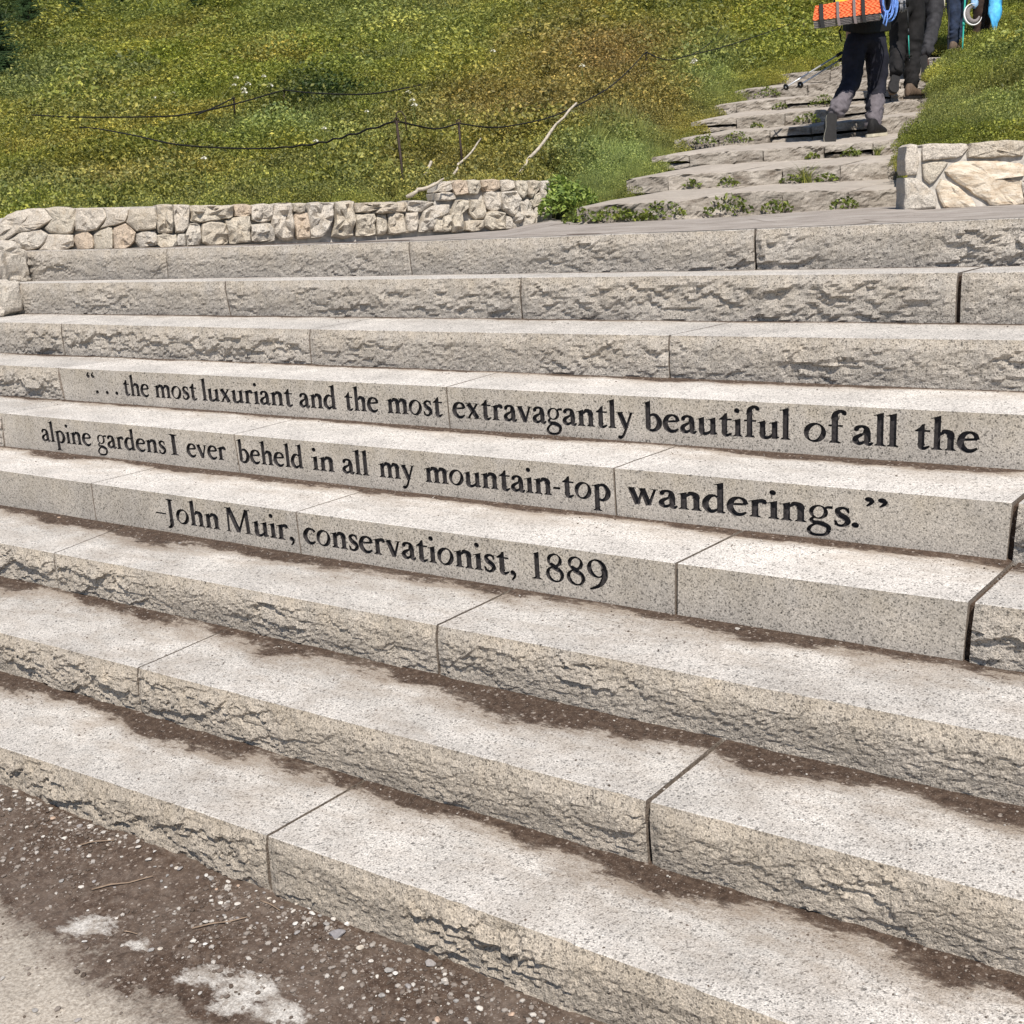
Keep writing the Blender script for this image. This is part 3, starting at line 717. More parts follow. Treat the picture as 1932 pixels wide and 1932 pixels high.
def ground():
    xs = np.concatenate([np.linspace(-260, -9, 14), np.linspace(-8, 3.5, 330), np.linspace(5, 260, 14)])
    ys = np.concatenate([np.linspace(-260, -8, 14), np.linspace(-7, -2.5, 150), np.linspace(-1.5, .2, 3)])
    X, Y = np.meshgrid(xs, ys, indexing='ij')
    Z = GZ+.012*fbm(X*2.1, Y*2.1, None, 4, 3)+.004*fbm(X*14, Y*14, None, 3, 8)
    dY = Y-(-8*TREAD); Z = Z+.022*sstep(-.35, -.02, dY)*(1+.6*fbm(X*3, Y*0, None, 2, 4))    # dirt banked against the lowest riser
    Z[:14] = GZ; Z[-14:] = GZ
    # edge between tan paving and granite band: photo line
    p = [az(*Z5(200, 985), GZ), az(*Z5(700, 1287), GZ)]
    pav = seg_dist(X, Y, p[1][:2], p[0][:2])
    if pav[170, 20] < 0: pav = -pav
    bl = np.full(X.shape, -1.0)
    for cx, cy, rx, ry in ((330, 915, 105, 45), (510, 985, 60, 30), (760, 1105, 110, 42), (930, 1150, 150, 62), (1050, 1240, 120, 60), (90, 700, 30, 10), (860, 1220, 90, 35)):
        c = az(*Z5(cx, cy), GZ); ex = az(*Z5(cx+rx, cy), GZ)-c; ey = az(*Z5(cx, cy+ry), GZ)-c
        Mi = np.linalg.inv(np.array([[ex[0], ey[0]], [ex[1], ey[1]]]))
        dx, dy = X-c[0], Y-c[1]; q = np.hypot(Mi[0, 0]*dx+Mi[0, 1]*dy, Mi[1, 0]*dx+Mi[1, 1]*dy)
        bl = np.maximum(bl, (1-q)*.13)
    # paving has its own rough outline further left and behind the joint
    pe = [az(*Z5(0, 890), GZ), az(*Z5(210, 985), GZ)]
    pav = np.minimum(pav, seg_dist(X, Y, pe[1][:2], pe[0][:2])*np.sign(seg_dist(np.array([CAM[0]]), np.array([CAM[1]]), pe[1][:2], pe[0][:2]))[0]+.02)
    pav = np.minimum(pav, .6)
    V = np.stack([X, Y, Z], -1).reshape(-1, 3); info = np.stack([pav.ravel(), bl.ravel(), np.zeros(X.size)], -1)
    o = world_mesh('ground', V, [grid_faces(len(xs), len(ys))], (M_GROUND,), attrs={'zone': info}, smooth=True); tag(o, kind='structure')
ground()

# lips and feet of the nine flagstone courses: photo points with the depth they stand at
UP = [
 (6.9, [(1088,388),(1180,384.5),(1267,379),(1360,370),(1386,361),(1485,357.5),(1600,359),(1720,352)], [(1088,421),(1240,414),(1350,408),(1525,397),(1720,386)]),
 (7.85, [(1182,336),(1285,327),(1385,323),(1477,316),(1586,310),(1720,301)], [(1182,358),(1394,350),(1481,345),(1720,335)]),
 (8.8, [(1230,294.5),(1302,290),(1429,281),(1555,273),(1647,266),(1770,252)], [(1230,314),(1433,304),(1560,297),(1770,284)]),
 (9.9, [(1272,262),(1438,244),(1525,237),(1660,222),(1770,213)], [(1272,277),(1446,268),(1560,262),(1770,243)]),
 (10.9, [(1302,229),(1390,220),(1560,205),(1665,195),(1775,182)], [(1302,244),(1481,239),(1775,202)]),
 (11.9, [(1348,198),(1390,193),(1481,185),(1582,174),(1775,163)], [(1348,212),(1582,198),(1775,184)]),
 (12.9, [(1385,170),(1481,162),(1590,150),(1761,154),(1831,150)], [(1385,192),(1590,170),(1831,166)]),
 (14.0, [(1455,141.5),(1564,131),(1590,121),(1752,133),(1888,126)], [(1455,160),(1590,146),(1752,152),(1888,141)]),
 (15.3, [(1560,118),(1752,110),(1861,102)], [(1560,138),(1751,130),(1861,124)]),
]
def up_lip(i, px):
    D, lip, ft = UP[i]; return aD(px, np.interp(px, [p[0] for p in lip], [p[1] for p in lip]), D+ (px-1500)*.0006)
def up_foot(i, px):
    D, lip, ft = UP[i]; return aD(px, np.interp(px, [p[0] for p in ft], [p[1] for p in ft]), D+(px-1500)*.0006-.02)
UPLABEL = ['lowest brown flagstone step, rising from the landing with ferny weeds at its foot', 'second flagstone step up, with a spiky grass tuft at its foot',
 'third flagstone step up, the one the nearest hiker stands on', 'fourth flagstone step up, just behind the nearest hiker\'s feet', 'fifth flagstone step up, crossing behind the nearest hiker\'s calves',
 'sixth flagstone step up, with a leafy weed below it left of the hiker', 'seventh flagstone step up, where the two slanting pole tips end', 'eighth flagstone step up, pale block at its left end behind the poles', 'highest flagstone step in view, under the far boots']
UPCUT = [[1088,1267,1386,1478,1600,1720],[1182,1262,1385,1477,1586,1720],[1230,1302,1440,1555,1647,1770],[1272,1356,1452,1530,1661,1770],[1302,1390,1481,1560,1665,1775],[1348,1390,1481,1582,1680,1775],[1385,1460,1524,1590,1700,1831],[1455,1566,1590,1752,1820,1888],[1560,1660,1752,1800,1861]]
def rough_block(name, c8, parent, mat, seed, nu=14, nv=6, nd=5, amp=.009, round_=.012):
    """c8: foot-left, foot-right, lip-right, lip-left (front) then the same four at the back; a box with worn, displaced faces"""
    c = np.array(c8, float); r = seed*1.7
    fr = lambda u, v: (1-v)*((1-u)*c[0]+u*c[1])+v*((1-u)*c[3]+u*c[2])
    bk = lambda u, v: (1-v)*((1-u)*c[4]+u*c[5])+v*((1-u)*c[7]+u*c[6])
    V = []; F = []
    L = np.linalg.norm(c[1]-c[0]); nu = max(6, min(34, int(L/.018)))
    nrm = np.cross(c[1]-c[0], c[3]-c[0]); nrm /= np.linalg.norm(nrm)
    U = np.linspace(0, 1, nu)
    rows = [('f', v) for v in np.linspace(0, 1, nv)]+[('t', d) for d in np.linspace(0, 1, nd)[1:]]
    G = []
    for kind, q in rows:
        row = []
        for u in U:
            row.append(fr(u, q) if kind == 'f' else (1-q)*fr(u, 1)+q*bk(u, 1))
        G.append(row)
    G = np.array(G)                      # rows x nu x 3
    X, Y, Z = G[..., 0], G[..., 1], G[..., 2]
    vv = np.array([q if k_ == 'f' else 1 for k_, q in rows])[:, None]; isf = np.array([k_ == 'f' for k_, q in rows])[:, None]
    dsp = amp*(.7*fbm(X*5+r, Y*5, Z*9, 3, 1)+.8*facet((X+Y)*6+r, Z*14+X*3, seed, .6)+.5*facet((X+Y)*17+r, Z*32-X*4, seed+5, .5))
    edge = (1-round_/.05*np.exp(-((1-vv)/.12)**2))
    off = np.where(isf, dsp+amp*.8, 0)*np.clip(edge, 0, 1)
    ue = np.minimum(U, 1-U)*L; endr = np.exp(-(ue/.02))[None, :]
    off = off-np.where(isf, endr*.012, 0)
    G = G+nrm*off[..., None]
    lipn = np.where(vv >= 1, .0045*fbm(X*6+r, Y*6, None, 3, 6), 0)
    lipd = np.where((vv >= .99) & isf, -.007, 0)-endr*.006*(vv >= .99)
    G[..., 2] += lipn+lipd
    nr = len(rows)
    V = G.reshape(-1, 3); F.append(np.array([(a*nu+i, a*nu+i+1, (a+1)*nu+i+1, (a+1)*nu+i) for a in range(nr-1) for i in range(nu-1)]))
    T = []; n = nr*nu
    ex = []
    for ix, fl in ((0, 0), (nu-1, 1)):
        rg = [a*nu+ix for a in range(nr)]; bb = c[4] if ix == 0 else c[5]
        ex.append(bb); bi = n+len(ex)-1
        for a in range(nr-1): T.append((rg[a], rg[a+1], bi) if fl else (rg[a+1], rg[a], bi))
    V = np.vstack([V, ex]); F4 = [(n, n+1, (nr-1)*nu+nu-1, (nr-1)*nu)]
    F.append(np.array(F4)[:, ::-1]); F.append(np.array(T))
    return world_mesh(name, V, F, (mat,), parent)
def upper_steps():
    for i, (D, lip, ft) in enumerate(UP):
        p0 = up_foot(i, lip[0][0]); t = thing('flagstone_step', up_foot(i, 1500), UPLABEL[i], 'step')
        cuts = UPCUT[i]; back = np.array([-.02, 1.0, 0])
        for j in range(len(cuts)-1):
            a, b_ = cuts[j], cuts[j+1]; g = 1.2
            fl, frr, ll, lr = up_foot(i, a+g), up_foot(i, b_-g), up_lip(i, a+g), up_lip(i, b_-g)
            fl[2] -= .03; frr[2] -= .03
            jit = (random.random()-.5)*.025
            for q in (fl, frr, ll, lr): q[1] += jit
            # tread of the course runs back to the foot of the next one
            if i+1 < len(UP):
                nb = lambda P: up_foot(i+1, min(max(1200, 966+FPX*((P+back*1.0-CAM)@CR)/((P+back*1.0-CAM)@CF)), 1760))
                def bk(P):
                    Q = P+np.array([-.05, 0, 0]); px = 966+FPX*((P-CAM)@CR)/((P-CAM)@CF)
                    N = up_foot(i+1, px+ (UP[i+1][1][0][0]-lip[0][0])*.0)
                    yb = np.interp(P[0], *zip(*sorted([(up_foot(i+1, p)[0], up_foot(i+1, p)[1]) for p in (1300, 1500, 1700)])))
                    zb = np.interp(P[0], *zip(*sorted([(up_foot(i+1, p)[0], up_foot(i+1, p)[2]) for p in (1300, 1500, 1700)])))
                    return np.array([P[0]-.05, yb+.12, zb])
                bl, br = bk(ll), bk(lr)
            else:
                bl, br = ll+np.array([-.05, .7, .06]), lr+np.array([-.05, .7, .06])
            two = (i in (2, 3, 4, 5)) and j in ((i*2) % 4, 3)
            bfl, bfr = bl.copy(), br.copy(); bfl[2] -= .25; bfr[2] -= .25
            if two:        # a thin slab bedded on a lower stone, shadow gap between
                h = .42; m0, m1 = fl*(1-h)+ll*h, frr*(1-h)+lr*h
                rough_block('step_stone', [fl+back*.03, frr+back*.03, m1+back*.03, m0+back*.03, bfl, bfr, br-[0, 0, .1], bl-[0, 0, .1]], t, M_FLAG, i*10+j+100)
                m0 = m0+np.array([0, 0, .012]); m1 = m1+np.array([0, 0, .012])
                rough_block('step_stone', [m0, m1, lr, ll, bl-[0, 0, .05], br-[0, 0, .05], br, bl], t, M_FLAG, i*10+j)
            else:
                rough_block('step_stone', [fl, frr, lr, ll, bfl, bfr, br, bl], t, M_FLAG, i*10+j, nu=22, nv=11, amp=.012)
upper_steps()

# walls -------------------------------------------------------------
def WD(x): return np.interp(x, [-400, -60, 60, 230, 310, 600, 1039], [7.9, 7.2, 7.0, 6.66, 6.5, 6.85, 7.3])      # depth of the left wall's face
def wall_stone(name, poly, Df, parent, mat, seed, thick=.22, bulge=.022, nrm=None, grow=2.2, flat=1.0):
    """poly: photo outline of one stone in the wall face; built as a thick pillowed stone"""
    P = []
    m = len(poly)
    for i in range(m):
        a, b_ = np.array(poly[i], float), np.array(poly[(i+1) % m], float); n = max(1, int(np.hypot(*(b_-a))/9))
        for q in range(n): P.append(a+(b_-a)*q/n)
    # round the corners a little
    P = np.array(P); Q = P.copy()
    Q = .8*Q+.1*(np.roll(Q, 1, 0)+np.roll(Q, -1, 0))
    cc = Q.mean(0); Q = Q+(Q-cc)/np.linalg.norm(Q-cc, axis=1)[:, None]*grow
    Q += np.stack([fbm(Q[:, 0]*.09+seed, Q[:, 1]*.09, None, 2, 3), fbm(Q[:, 0]*.09, Q[:, 1]*.09+seed, None, 2, 4)], 1)*2.0
    W = np.array([aD(x, y, Df(x)) for x, y in Q]); c = W.mean(0)
    if nrm is None:
        tdir = aD(600, 400, Df(600))-aD(300, 400, Df(300)) if Df is WD else aD(1800, 330, Df(1800))-aD(1720, 330, Df(1720))
        nrm = np.cross(tdir, [0, 0, 1.]); nrm /= np.linalg.norm(nrm)
    if nrm@(CAM-c) < 0: nrm = -nrm
    rings = []
    size = np.linalg.norm(W-c, axis=1).mean()
    bg = bulge*min(1.5, size/.06)
    for sc, f in ((1.0, -thick), (1.0, -.008), (.955, .45*bg), (.84, .8*bg), (.6, .95*bg), (.3, 1.0*bg)):
        R = c+(W-c)*sc+nrm*f
        if f > 0:
            nz = bg*flat*(1.0*fbm(R[:, 0]*14+seed*3.1, R[:, 1]*14, R[:, 2]*14, 3, 2)+.9*facet((R[:, 0]+R[:, 1])*15+seed, R[:, 2]*17, seed))
            R = R+nrm*nz[:, None]
        rings.append(R)
    n = len(W); V = np.vstack(rings+[(c+nrm*bg*1.05)[None]]); F = []
    for r in range(len(rings)-1):
        for i in range(n): F.append((r*n+i, r*n+(i+1) % n, (r+1)*n+(i+1) % n, (r+1)*n+i))
    T = [((len(rings)-1)*n+i, (len(rings)-1)*n+(i+1) % n, len(rings)*n) for i in range(n)]
    return world_mesh(name, V, [np.array(F), np.array(T)], (mat,), parent)
Z1 = lambda x, y: (x*.50014*.9198*1.0, y*.4597)
def q3(x, y): return (x*.25346, 353.65+y*.25346)               # enlarged (0,650,900,1250)
def q5(x, y): return (707.3+x*.25346, 190.4+y*.25346)          # enlarged (1300,350,2200,850)
def q6(x, y): return (1414.6+x*.26782, 136.0+y*.26782)         # enlarged (2600,250,3551,850)
def q1(x, y): return (x*.50014, y*.50014)                       # enlarged upper-left quarter
def left_wall():
    t = thing('stone_wall', aD(600, 470, WD(600)), 'low wall of pale rounded fieldstones behind the landing, running left from the leafy weeds', 'wall')
    S3 = [ # x0,y0,x1,y1 in enlargement q3
     [(-40,300),(60,200),(200,160),(330,150),(400,230),(300,300),(120,330),(40,400),(-40,420)],
     [(330,148),(560,152),(565,235),(540,330),(420,345),(330,300),(400,225)],
     [(40,400),(130,335),(300,305),(360,345),(345,400),(250,460),(90,470)], [(355,350),(545,345),(545,430),(470,468),(270,470),(345,405)],
     [(565,155),(765,150),(800,215),(720,300),(640,325),(560,310)], [(770,150),(960,155),(940,250),(820,275),(735,300),(800,220)],
     [(560,345),(650,325),(690,360),(690,450),(580,455),(550,400)], [(700,350),(800,285),(830,300),(840,455),(700,455)],
     [(848,300),(930,260),(1010,330),(1000,400),(930,450),(848,455)], [(965,158),(1150,150),(1160,300),(1050,305),(1015,320),(945,255)],
     [(1020,335),(1155,318),(1162,425),(1050,440),(1010,400)],
     [(1165,130),(1275,125),(1290,330),(1180,335)], [(1165,350),(1310,345),(1320,430),(1200,440),(1165,420)],
     [(1290,128),(1405,130),(1405,280),(1370,330),(1300,330)], [(1325,345),(1375,340),(1382,425),(1325,430)],
     [(1420,130),(1730,130),(1735,215),(1560,240),(1480,265),(1420,240)], [(1405,270),(1485,270),(1495,370),(1480,425),(1392,428),(1385,345)],
     [(1500,265),(1590,250),(1690,265),(1695,410),(1560,430),(1505,400)], [(1745,125),(1870,125),(1868,190),(1830,215),(1745,205)], ]
    n = 0
    for p in S3:
        wall_stone('wall_stone', [q3(x, y+6) for x, y in p], WD, t, M_WSTONE, 11+n, bulge=.034 if n < 10 else .022, flat=.35 if n < 10 else .9); n += 1
    S1 = [ # enlargement q1 (upper left quarter)
     [(850,830),(940,815),(942,910),(870,918),(862,870)], [(950,775),(1035,770),(1020,830),(990,842),(950,830)], [(948,850),(1020,845),(1035,865),(1038,905),(950,910)],
     [(1040,770),(1100,768),(1110,900),(1060,908),(1040,880),(1025,845)], [(1108,770),(1155,768),(1152,800),(1108,800)], [(1112,808),(1160,805),(1168,895),(1120,903)],
     [(1165,768),(1258,766),(1250,830),(1215,895),(1172,893)], [(1262,765),(1335,762),(1332,888),(1290,897),(1250,890),(1268,830)], [(1340,765),(1450,765),(1535,760),(1530,800),(1345,803)],
     [(1342,812),(1410,808),(1415,885),(1345,890)], [(1420,812),(1455,810),(1458,880),(1420,884)], [(1462,808),(1520,808),(1525,875),(1465,882)], [(1532,808),(1575,800),(1570,870),(1530,874)],
     [(1540,758),(1640,760),(1590,800),(1542,798)], [(1600,800),(1640,775),(1690,770),(1700,800),(1640,815),(1635,870),(1580,872)], [(1645,818),(1700,812),(1700,870),(1645,872)]]
    for p in S1:
        wall_stone('wall_stone', [q1(x, y) for x, y in p], WD, t, M_WSTONE, 51+n); n += 1
    S5 = [ # enlargement q5: the taller end
     [(470,620),(560,595),(580,660),(465,680)], [(585,595),(680,592),(690,690),(600,700),(590,660)], [(690,592),(780,590),(790,640),(770,690),(700,690)],
     [(790,592),(925,590),(930,650),(880,670),(820,670),(800,640)], [(935,592),(1035,592),(1040,650),(950,670)], [(1050,595),(1125,595),(1130,690),(1100,725),(1060,670)],
     [(1140,595),(1225,595),(1230,650),(1160,720),(1140,690)], [(1235,595),(1295,598),(1300,740),(1240,770),(1235,660)],
     [(460,690),(590,680),(600,735),(470,740)], [(600,745),(700,735),(700,800),(640,830),(660,960),(575,980),(565,860)], [(710,740),(810,735),(810,870),(740,880),(705,830)],
     [(820,680),(935,680),(940,800),(870,830),(815,790)], [(945,680),(1060,675),(1078,730),(1025,860),(950,800)], [(1090,740),(1140,735),(1175,810),(1180,900),(1120,940),(1025,950),(1030,870)],
     [(1160,740),(1230,680),(1232,765),(1180,800)], [(1185,800),(1245,780),(1250,900),(1190,925)], [(1255,790),(1305,785),(1312,880),(1258,898)],
     [(670,900),(740,890),(810,880),(815,945),(720,975),(668,960)], [(820,840),(900,820),(965,840),(968,950),(870,960),(820,930)], [(975,860),(1020,870),(1020,950),(975,955)],
     [(430,830),(550,830),(560,970),(440,970)]]
    for p in S5:
        wall_stone('wall_stone', [q5(x, y) for x, y in p], WD, t, M_WSTONE, 91+n, thick=.2); n += 1
    # rounded boulders turning the wall down over the ends of the top courses
    for i, (cx, cy, rx, ry, D) in enumerate([(2, 500, 44, 36, 6.86), (0, 566, 40, 36, 6.5), (-80, 480, 60, 50, 7.0), (-70, 565, 60, 45, 6.7), (-170, 470, 60, 60, 7.2)]):
        c = aD(cx, cy, D); r = .5*(rx+ry)*D/FPX; boulder('wall_stone', c, (r*rx/ry if rx > ry else r, r, r*ry/rx if rx < ry else r), 300+i, M_WSTONE, t, 4, .32, .55)
    # mortar core
    xs = np.linspace(-420, 1036, 60); top = lambda x: np.interp(x, [-420, -60, 0, 100, 280, 820, 840, 1040], [470, 425, 412, 394, 390, 389, 346, 344])
    btm = lambda x: np.interp(x, [-420, 0, 230, 600, 955, 1039], [520, 500, 476, 466, 440, 418])
    V = []; nrm = np.array([-.50, .86, 0])
    for x in xs:
        D = WD(x); a, b_ = aD(x, btm(x), D+.035), aD(x, top(x), D+.035); V += [a, b_, b_+nrm*.2, a+nrm*.2]
    F = [(4*i+q, 4*i+4+q, 4*i+4+(q+1) % 4, 4*i+(q+1) % 4) for i in range(len(xs)-1) for q in range(4)]+[(0, 1, 2, 3), tuple(4*(len(xs)-1)+q for q in (3, 2, 1, 0))]
    world_mesh('mortar', V, [np.array(F)], (M_MORTAR,), t)
def boulder(name, c, r, seed, mat, parent=None, sub=3, rough=.25, box=.8):
    import bmesh
    bm = bmesh.new(); bmesh.ops.create_icosphere(bm, subdivisions=sub, radius=1)
    V = np.array([v.co[:] for v in bm.verts]); F = np.array([[v.index for v in f.verts] for f in bm.faces]); bm.free()
    d = 1+rough*fbm(V[:, 0]*1.3+seed, V[:, 1]*1.3, V[:, 2]*1.3, 3, seed)+rough*.35*facet(V[:, 0]*2.2+seed+V[:, 2], V[:, 1]*2.2+V[:, 2]*1.5, seed)
    V = np.sign(V)*np.abs(V)**box*d[:, None]*np.array(r)
    return world_mesh(name, V+np.array(c), [F], (mat,), parent, org=None if parent is not None else c)
left_wall()
def RD(x): return np.interp(x, [1690, 1712, 1932, 2400], [6.02, 6.05, 5.95, 5.75])
def right_wall():
    t = thing('stone_wall', aD(1800, 400, RD(1800)), 'stone wall of large grey and tan blocks with mortar joints at the right of the stairs', 'wall')
    S = [([(1100,520),(1135,508),(1185,512),(1190,600),(1180,720),(1098,730),(1095,620)], M_WSTONE), ([(1090,745),(1160,745),(1240,790),(1300,850),(1318,960),(1090,975)], M_WSTONE),
     ([(1215,520),(1235,505),(1420,502),(1530,500),(1540,540),(1500,590),(1380,615),(1210,625)], M_WSTONE), ([(1210,645),(1300,632),(1405,632),(1330,730),(1270,798),(1225,760)], M_WSTONE),
     ([(1430,640),(1480,625),(1700,622),(1935,650),(1935,735),(1720,738),(1580,750),(1600,760),(1930,762),(1935,940),(1780,942),(1690,940),(1670,910),(1580,860),(1480,790),(1370,700)], M_TAN),
     ([(1350,745),(1470,810),(1560,890),(1600,950),(1490,968),(1360,960),(1310,820)], M_TAN),
     ([(1550,500),(1700,490),(1840,478),(1935,480),(1935,590),(1720,600),(1640,610),(1530,600)], M_WSTONE)]
    for i, (p, m) in enumerate(S):
        wall_stone('wall_stone', [q6(x, y) for x, y in p], RD, t, m, 400+i, thick=.3, bulge=.012, grow=.5, flat=.45)
    for i, (x0, x1) in enumerate([(1945, 2060), (2065, 2170), (2175, 2290), (2295, 2400)]):      # it goes on beyond the frame
        wall_stone('wall_stone', [(x0, 275), (x1, 278), (x1, 330), (x0, 335)], RD, t, M_WSTONE, 420+i, thick=.3, bulge=.02)
        wall_stone('wall_stone', [(x0-20, 340), (x1-30, 336), (x1-28, 392), (x0-10, 388)], RD, t, M_TAN if i % 2 else M_WSTONE, 430+i, thick=.3, bulge=.02)
    V = []; xs = np.linspace(1712, 2420, 20); nrm = np.array([-.1, .99, 0])
    for x in xs:
        D = RD(x)+.012; yt = np.interp(x, [1712, 1760, 1850, 2420], [282, 277, 276, 280]); a, b_ = aD(x, 404, D), aD(x, yt, D); V += [a, b_, b_+nrm*.28, a+nrm*.28]
    F = [(4*i+q, 4*i+4+q, 4*i+4+(q+1) % 4, 4*i+(q+1) % 4) for i in range(len(xs)-1) for q in range(4)]+[(0, 1, 2, 3), tuple(4*(len(xs)-1)+q for q in (3, 2, 1, 0))]
    world_mesh('mortar', V, [np.array(F)], (M_MORTAR,), t)
right_wall()

# landing: dusty paving between the top granite course, the walls and the first flagstone step
def landing():
    nb = 120; fr, bk = [], []
    Xs = np.linspace(XL, XR, nb)
    backpx = [(-420, 505, 8.0), (0, 478, 7.1), (230, 471, 6.72), (600, 461, 6.9), (955, 434, 7.2), (1039, 412, 7.4), (1088, 421, 6.95), (1350, 409, 6.9), (1525, 398, 6.95), (1720, 387, 7.0), (1730, 396, 6.1), (1932, 384, 6.05), (2400, 380, 6.0)]
    B = np.array([aD(*q) for q in backpx]); 
    s = np.concatenate([[0], np.cumsum(np.linalg.norm(np.diff(B, axis=0), axis=1))]); tt = np.linspace(0, s[-1], nb)
    Bk = np.stack([np.interp(tt, s, B[:, i]) for i in range(3)], 1)
    Fr = np.stack([Xs, np.full(nb, .05), np.array([lipz(0, x) for x in Xs])+.001], 1)
    Fx = np.interp(np.linspace(0, 1, nb), [0, 1], [XL, XR])
    # match front stations to back stations by direction from the camera
    bx = 966+FPX*((Bk-CAM)@CR)/((Bk-CAM)@CF)
    for i in range(nb):
        Fr[i, 0] = np.clip(aY(bx[i], 445, .05)[0], XL, XR)
    Fr[:, 2] = lipz(0, Fr[:, 0])+.001
    Fr[:, 0] = np.maximum.accumulate(Fr[:, 0])
    nv = 14; V = []
    for v in np.linspace(0, 1, nv):
        R = Fr*(1-v)+Bk*v; d = 1 if 0 < v < 1 else 0
        R[:, 2] += d*.006*fbm(R[:, 0]*3, R[:, 1]*3, None, 3, 2); V.append(R)
    V.append(Bk+np.array([0, .5, -.01]))
    V = np.stack(V, 1).reshape(-1, 3)
    o = world_mesh('path', V, [grid_faces(nb, nv+1)], (M_PATH,), smooth=True); tag(o, kind='structure')
landing()

# ------------------------------------------------------------------ the hill
QX = [0, 5.5, 7, 8.3, 9.8, 11.9, 14.2, 17, 25, 35, 50, 70, 100, 160, 400]
QZ = [.10, .13, .15, .23, .40, .77, 1.17, 1.62, 3.1, 5.2, 9.2, 15.2, 25, 44, 120]
def hill_z(X, Y):
    q = (X-CAM[0])*-.35+(Y-CAM[1])*.937
    z = np.interp(q, QX, QZ)
    d = np.hypot(X-CAM[0], Y-CAM[1])
    z = z+.10*fbm(X*.35, Y*.35, None, 3, 11)*sstep(6, 14, d)+np.clip(d/60, 0, 2)*.9*fbm(X*.06+3, Y*.06, None, 3, 12)*sstep(15, 40, d)
    # the bank to the right of the stairway stands a little proud
    side = (X+1.0)+.12*(Y-3)
    z = z+.30*sstep(0, 1.2, side)*sstep(3.0, 5.0, Y)*sstep(40, 18, Y)
    return z
CORR_L = np.array([up_lip(i, UP[i][1][0][0])[:2] for i in range(9)]); CORR_R = np.array([up_lip(i, UP[i][1][-1][0])[:2] for i in range(9)])
def stair_mask(X, Y, m=0.0):
    """1 inside the stairway corridor"""
    xl = np.interp(Y, CORR_L[:, 1], CORR_L[:, 0])+m; xr = np.interp(Y, CORR_R[:, 1], CORR_R[:, 0])-m
    xl = np.where(Y > 12.5, xl-.08*(Y-12.5), xl); xr = np.where(Y > 12.9, xr-.35*(Y-12.9), xr)
    return (X > xl) & (X < xr) & (Y > 1.5) & (Y < 13.4)
STZ = sorted([(up_foot(i, 1500)[1], up_foot(i, 1500)[2]) for i in range(9)]+[(up_lip(8, 1750)[1]+.1, up_lip(8, 1750)[2])])
def stair_z(Y): return np.interp(Y, [a for a, b in STZ], [b for a, b in STZ])
BOUND = np.array([aD(x, 400, WD(x)+.12)[:2] for x in (-400, -200, -60, 60, 230, 310, 450, 600, 820, 1036)]+[aD(1042, 400, 7.4)[:2], aD(1082, 400, 7.0)[:2]]+[up_foot(0, x)[:2]+[0, .15] for x in (1092, 1300, 1500, 1700)]+[aD(x, 330, RD(x)+.16)[:2] for x in (1714, 1932, 2400)]+[[6.0, 4.0], [30, 8]])
BOUND = np.vstack([[[-30, -14], [-12, -1.0]], BOUND])
def r_bound(th):
    out = np.full(th.shape, 60.0); dx, dy = np.sin(th), np.cos(th)
    for (x0, y0), (x1, y1) in zip(BOUND[:-1], BOUND[1:]):
        ax, ay = x0-CAM[0], y0-CAM[1]; ex, ey = x1-x0, y1-y0
        den = dx*ey-dy*ex; den = np.where(np.abs(den) < 1e-9, 1e-9, den)
        t = (ax*ey-ay*ex)/den; u = (ax*dy-ay*dx)/den
        ok = (u >= -1e-3) & (u <= 1.001) & (t > 0); out = np.where(ok, np.minimum(out, t), out)
    return out
def terrain_at(X, Y):
    z = hill_z(X, Y); sm = stair_mask(X, Y, .10)
    near = np.zeros(X.shape)
    # blend the banks to the level of the stairs beside them
    xl = np.interp(Y, CORR_L[:, 1], CORR_L[:, 0]); xr = np.interp(Y, CORR_R[:, 1], CORR_R[:, 0])
    dl = np.where(X < xl, xl-X, np.where(X > xr, X-xr, 0)); w_ = sstep(1.1, .1, dl)*sstep(1.2, 2.2, Y)*sstep(15, 12, Y)
    z = z*(1-w_)+(stair_z(Y)+.07+.05*vnoise(X*2, Y*2))*w_
    return np.where(sm & (Y < 13.2), stair_z(Y)-.32, z)
def hill():
    th = np.radians(np.concatenate([np.linspace(-105, -62, 40), np.linspace(-61.7, -4, 330), np.linspace(-3.5, 55, 60)]))
    rb = r_bound(th); t = np.concatenate([np.linspace(0, .35, 70)**1.0, np.linspace(.36, 1, 110)])
    R = rb[:, None]*(430/rb[:, None])**(t[None, :])
    X = CAM[0]+np.sin(th)[:, None]*R; Y = CAM[1]+np.cos(th)[:, None]*R
    Z = terrain_at(X, Y)
    Z += .02*fbm(X*5, Y*5, None, 2, 31)
    V = np.stack([X, Y, Z], -1); sk = V[:, :1].copy(); sk[..., 2] = GZ-.4; V = np.concatenate([sk, V], 1)
    o = world_mesh('hill', V.reshape(-1, 3), [grid_faces(len(th), len(t)+1)[:, ::-1]], (M_SOIL,), smooth=True); tag(o, kind='structure')
def mat_soil():
    m, t = newmat('meadow_floor'); b = NB(t); P = b.pos()
    c = b.ramp(b.noise(9, 5, .7, P), [(.3, (.018, .022, .006)), (.5, (.04, .048, .011)), (.7, (.08, .085, .025))])
    b.out(c, .95, b.noise(25, 4, .7, P), .8, .03); return m
M_SOIL = mat_soil()
hill()

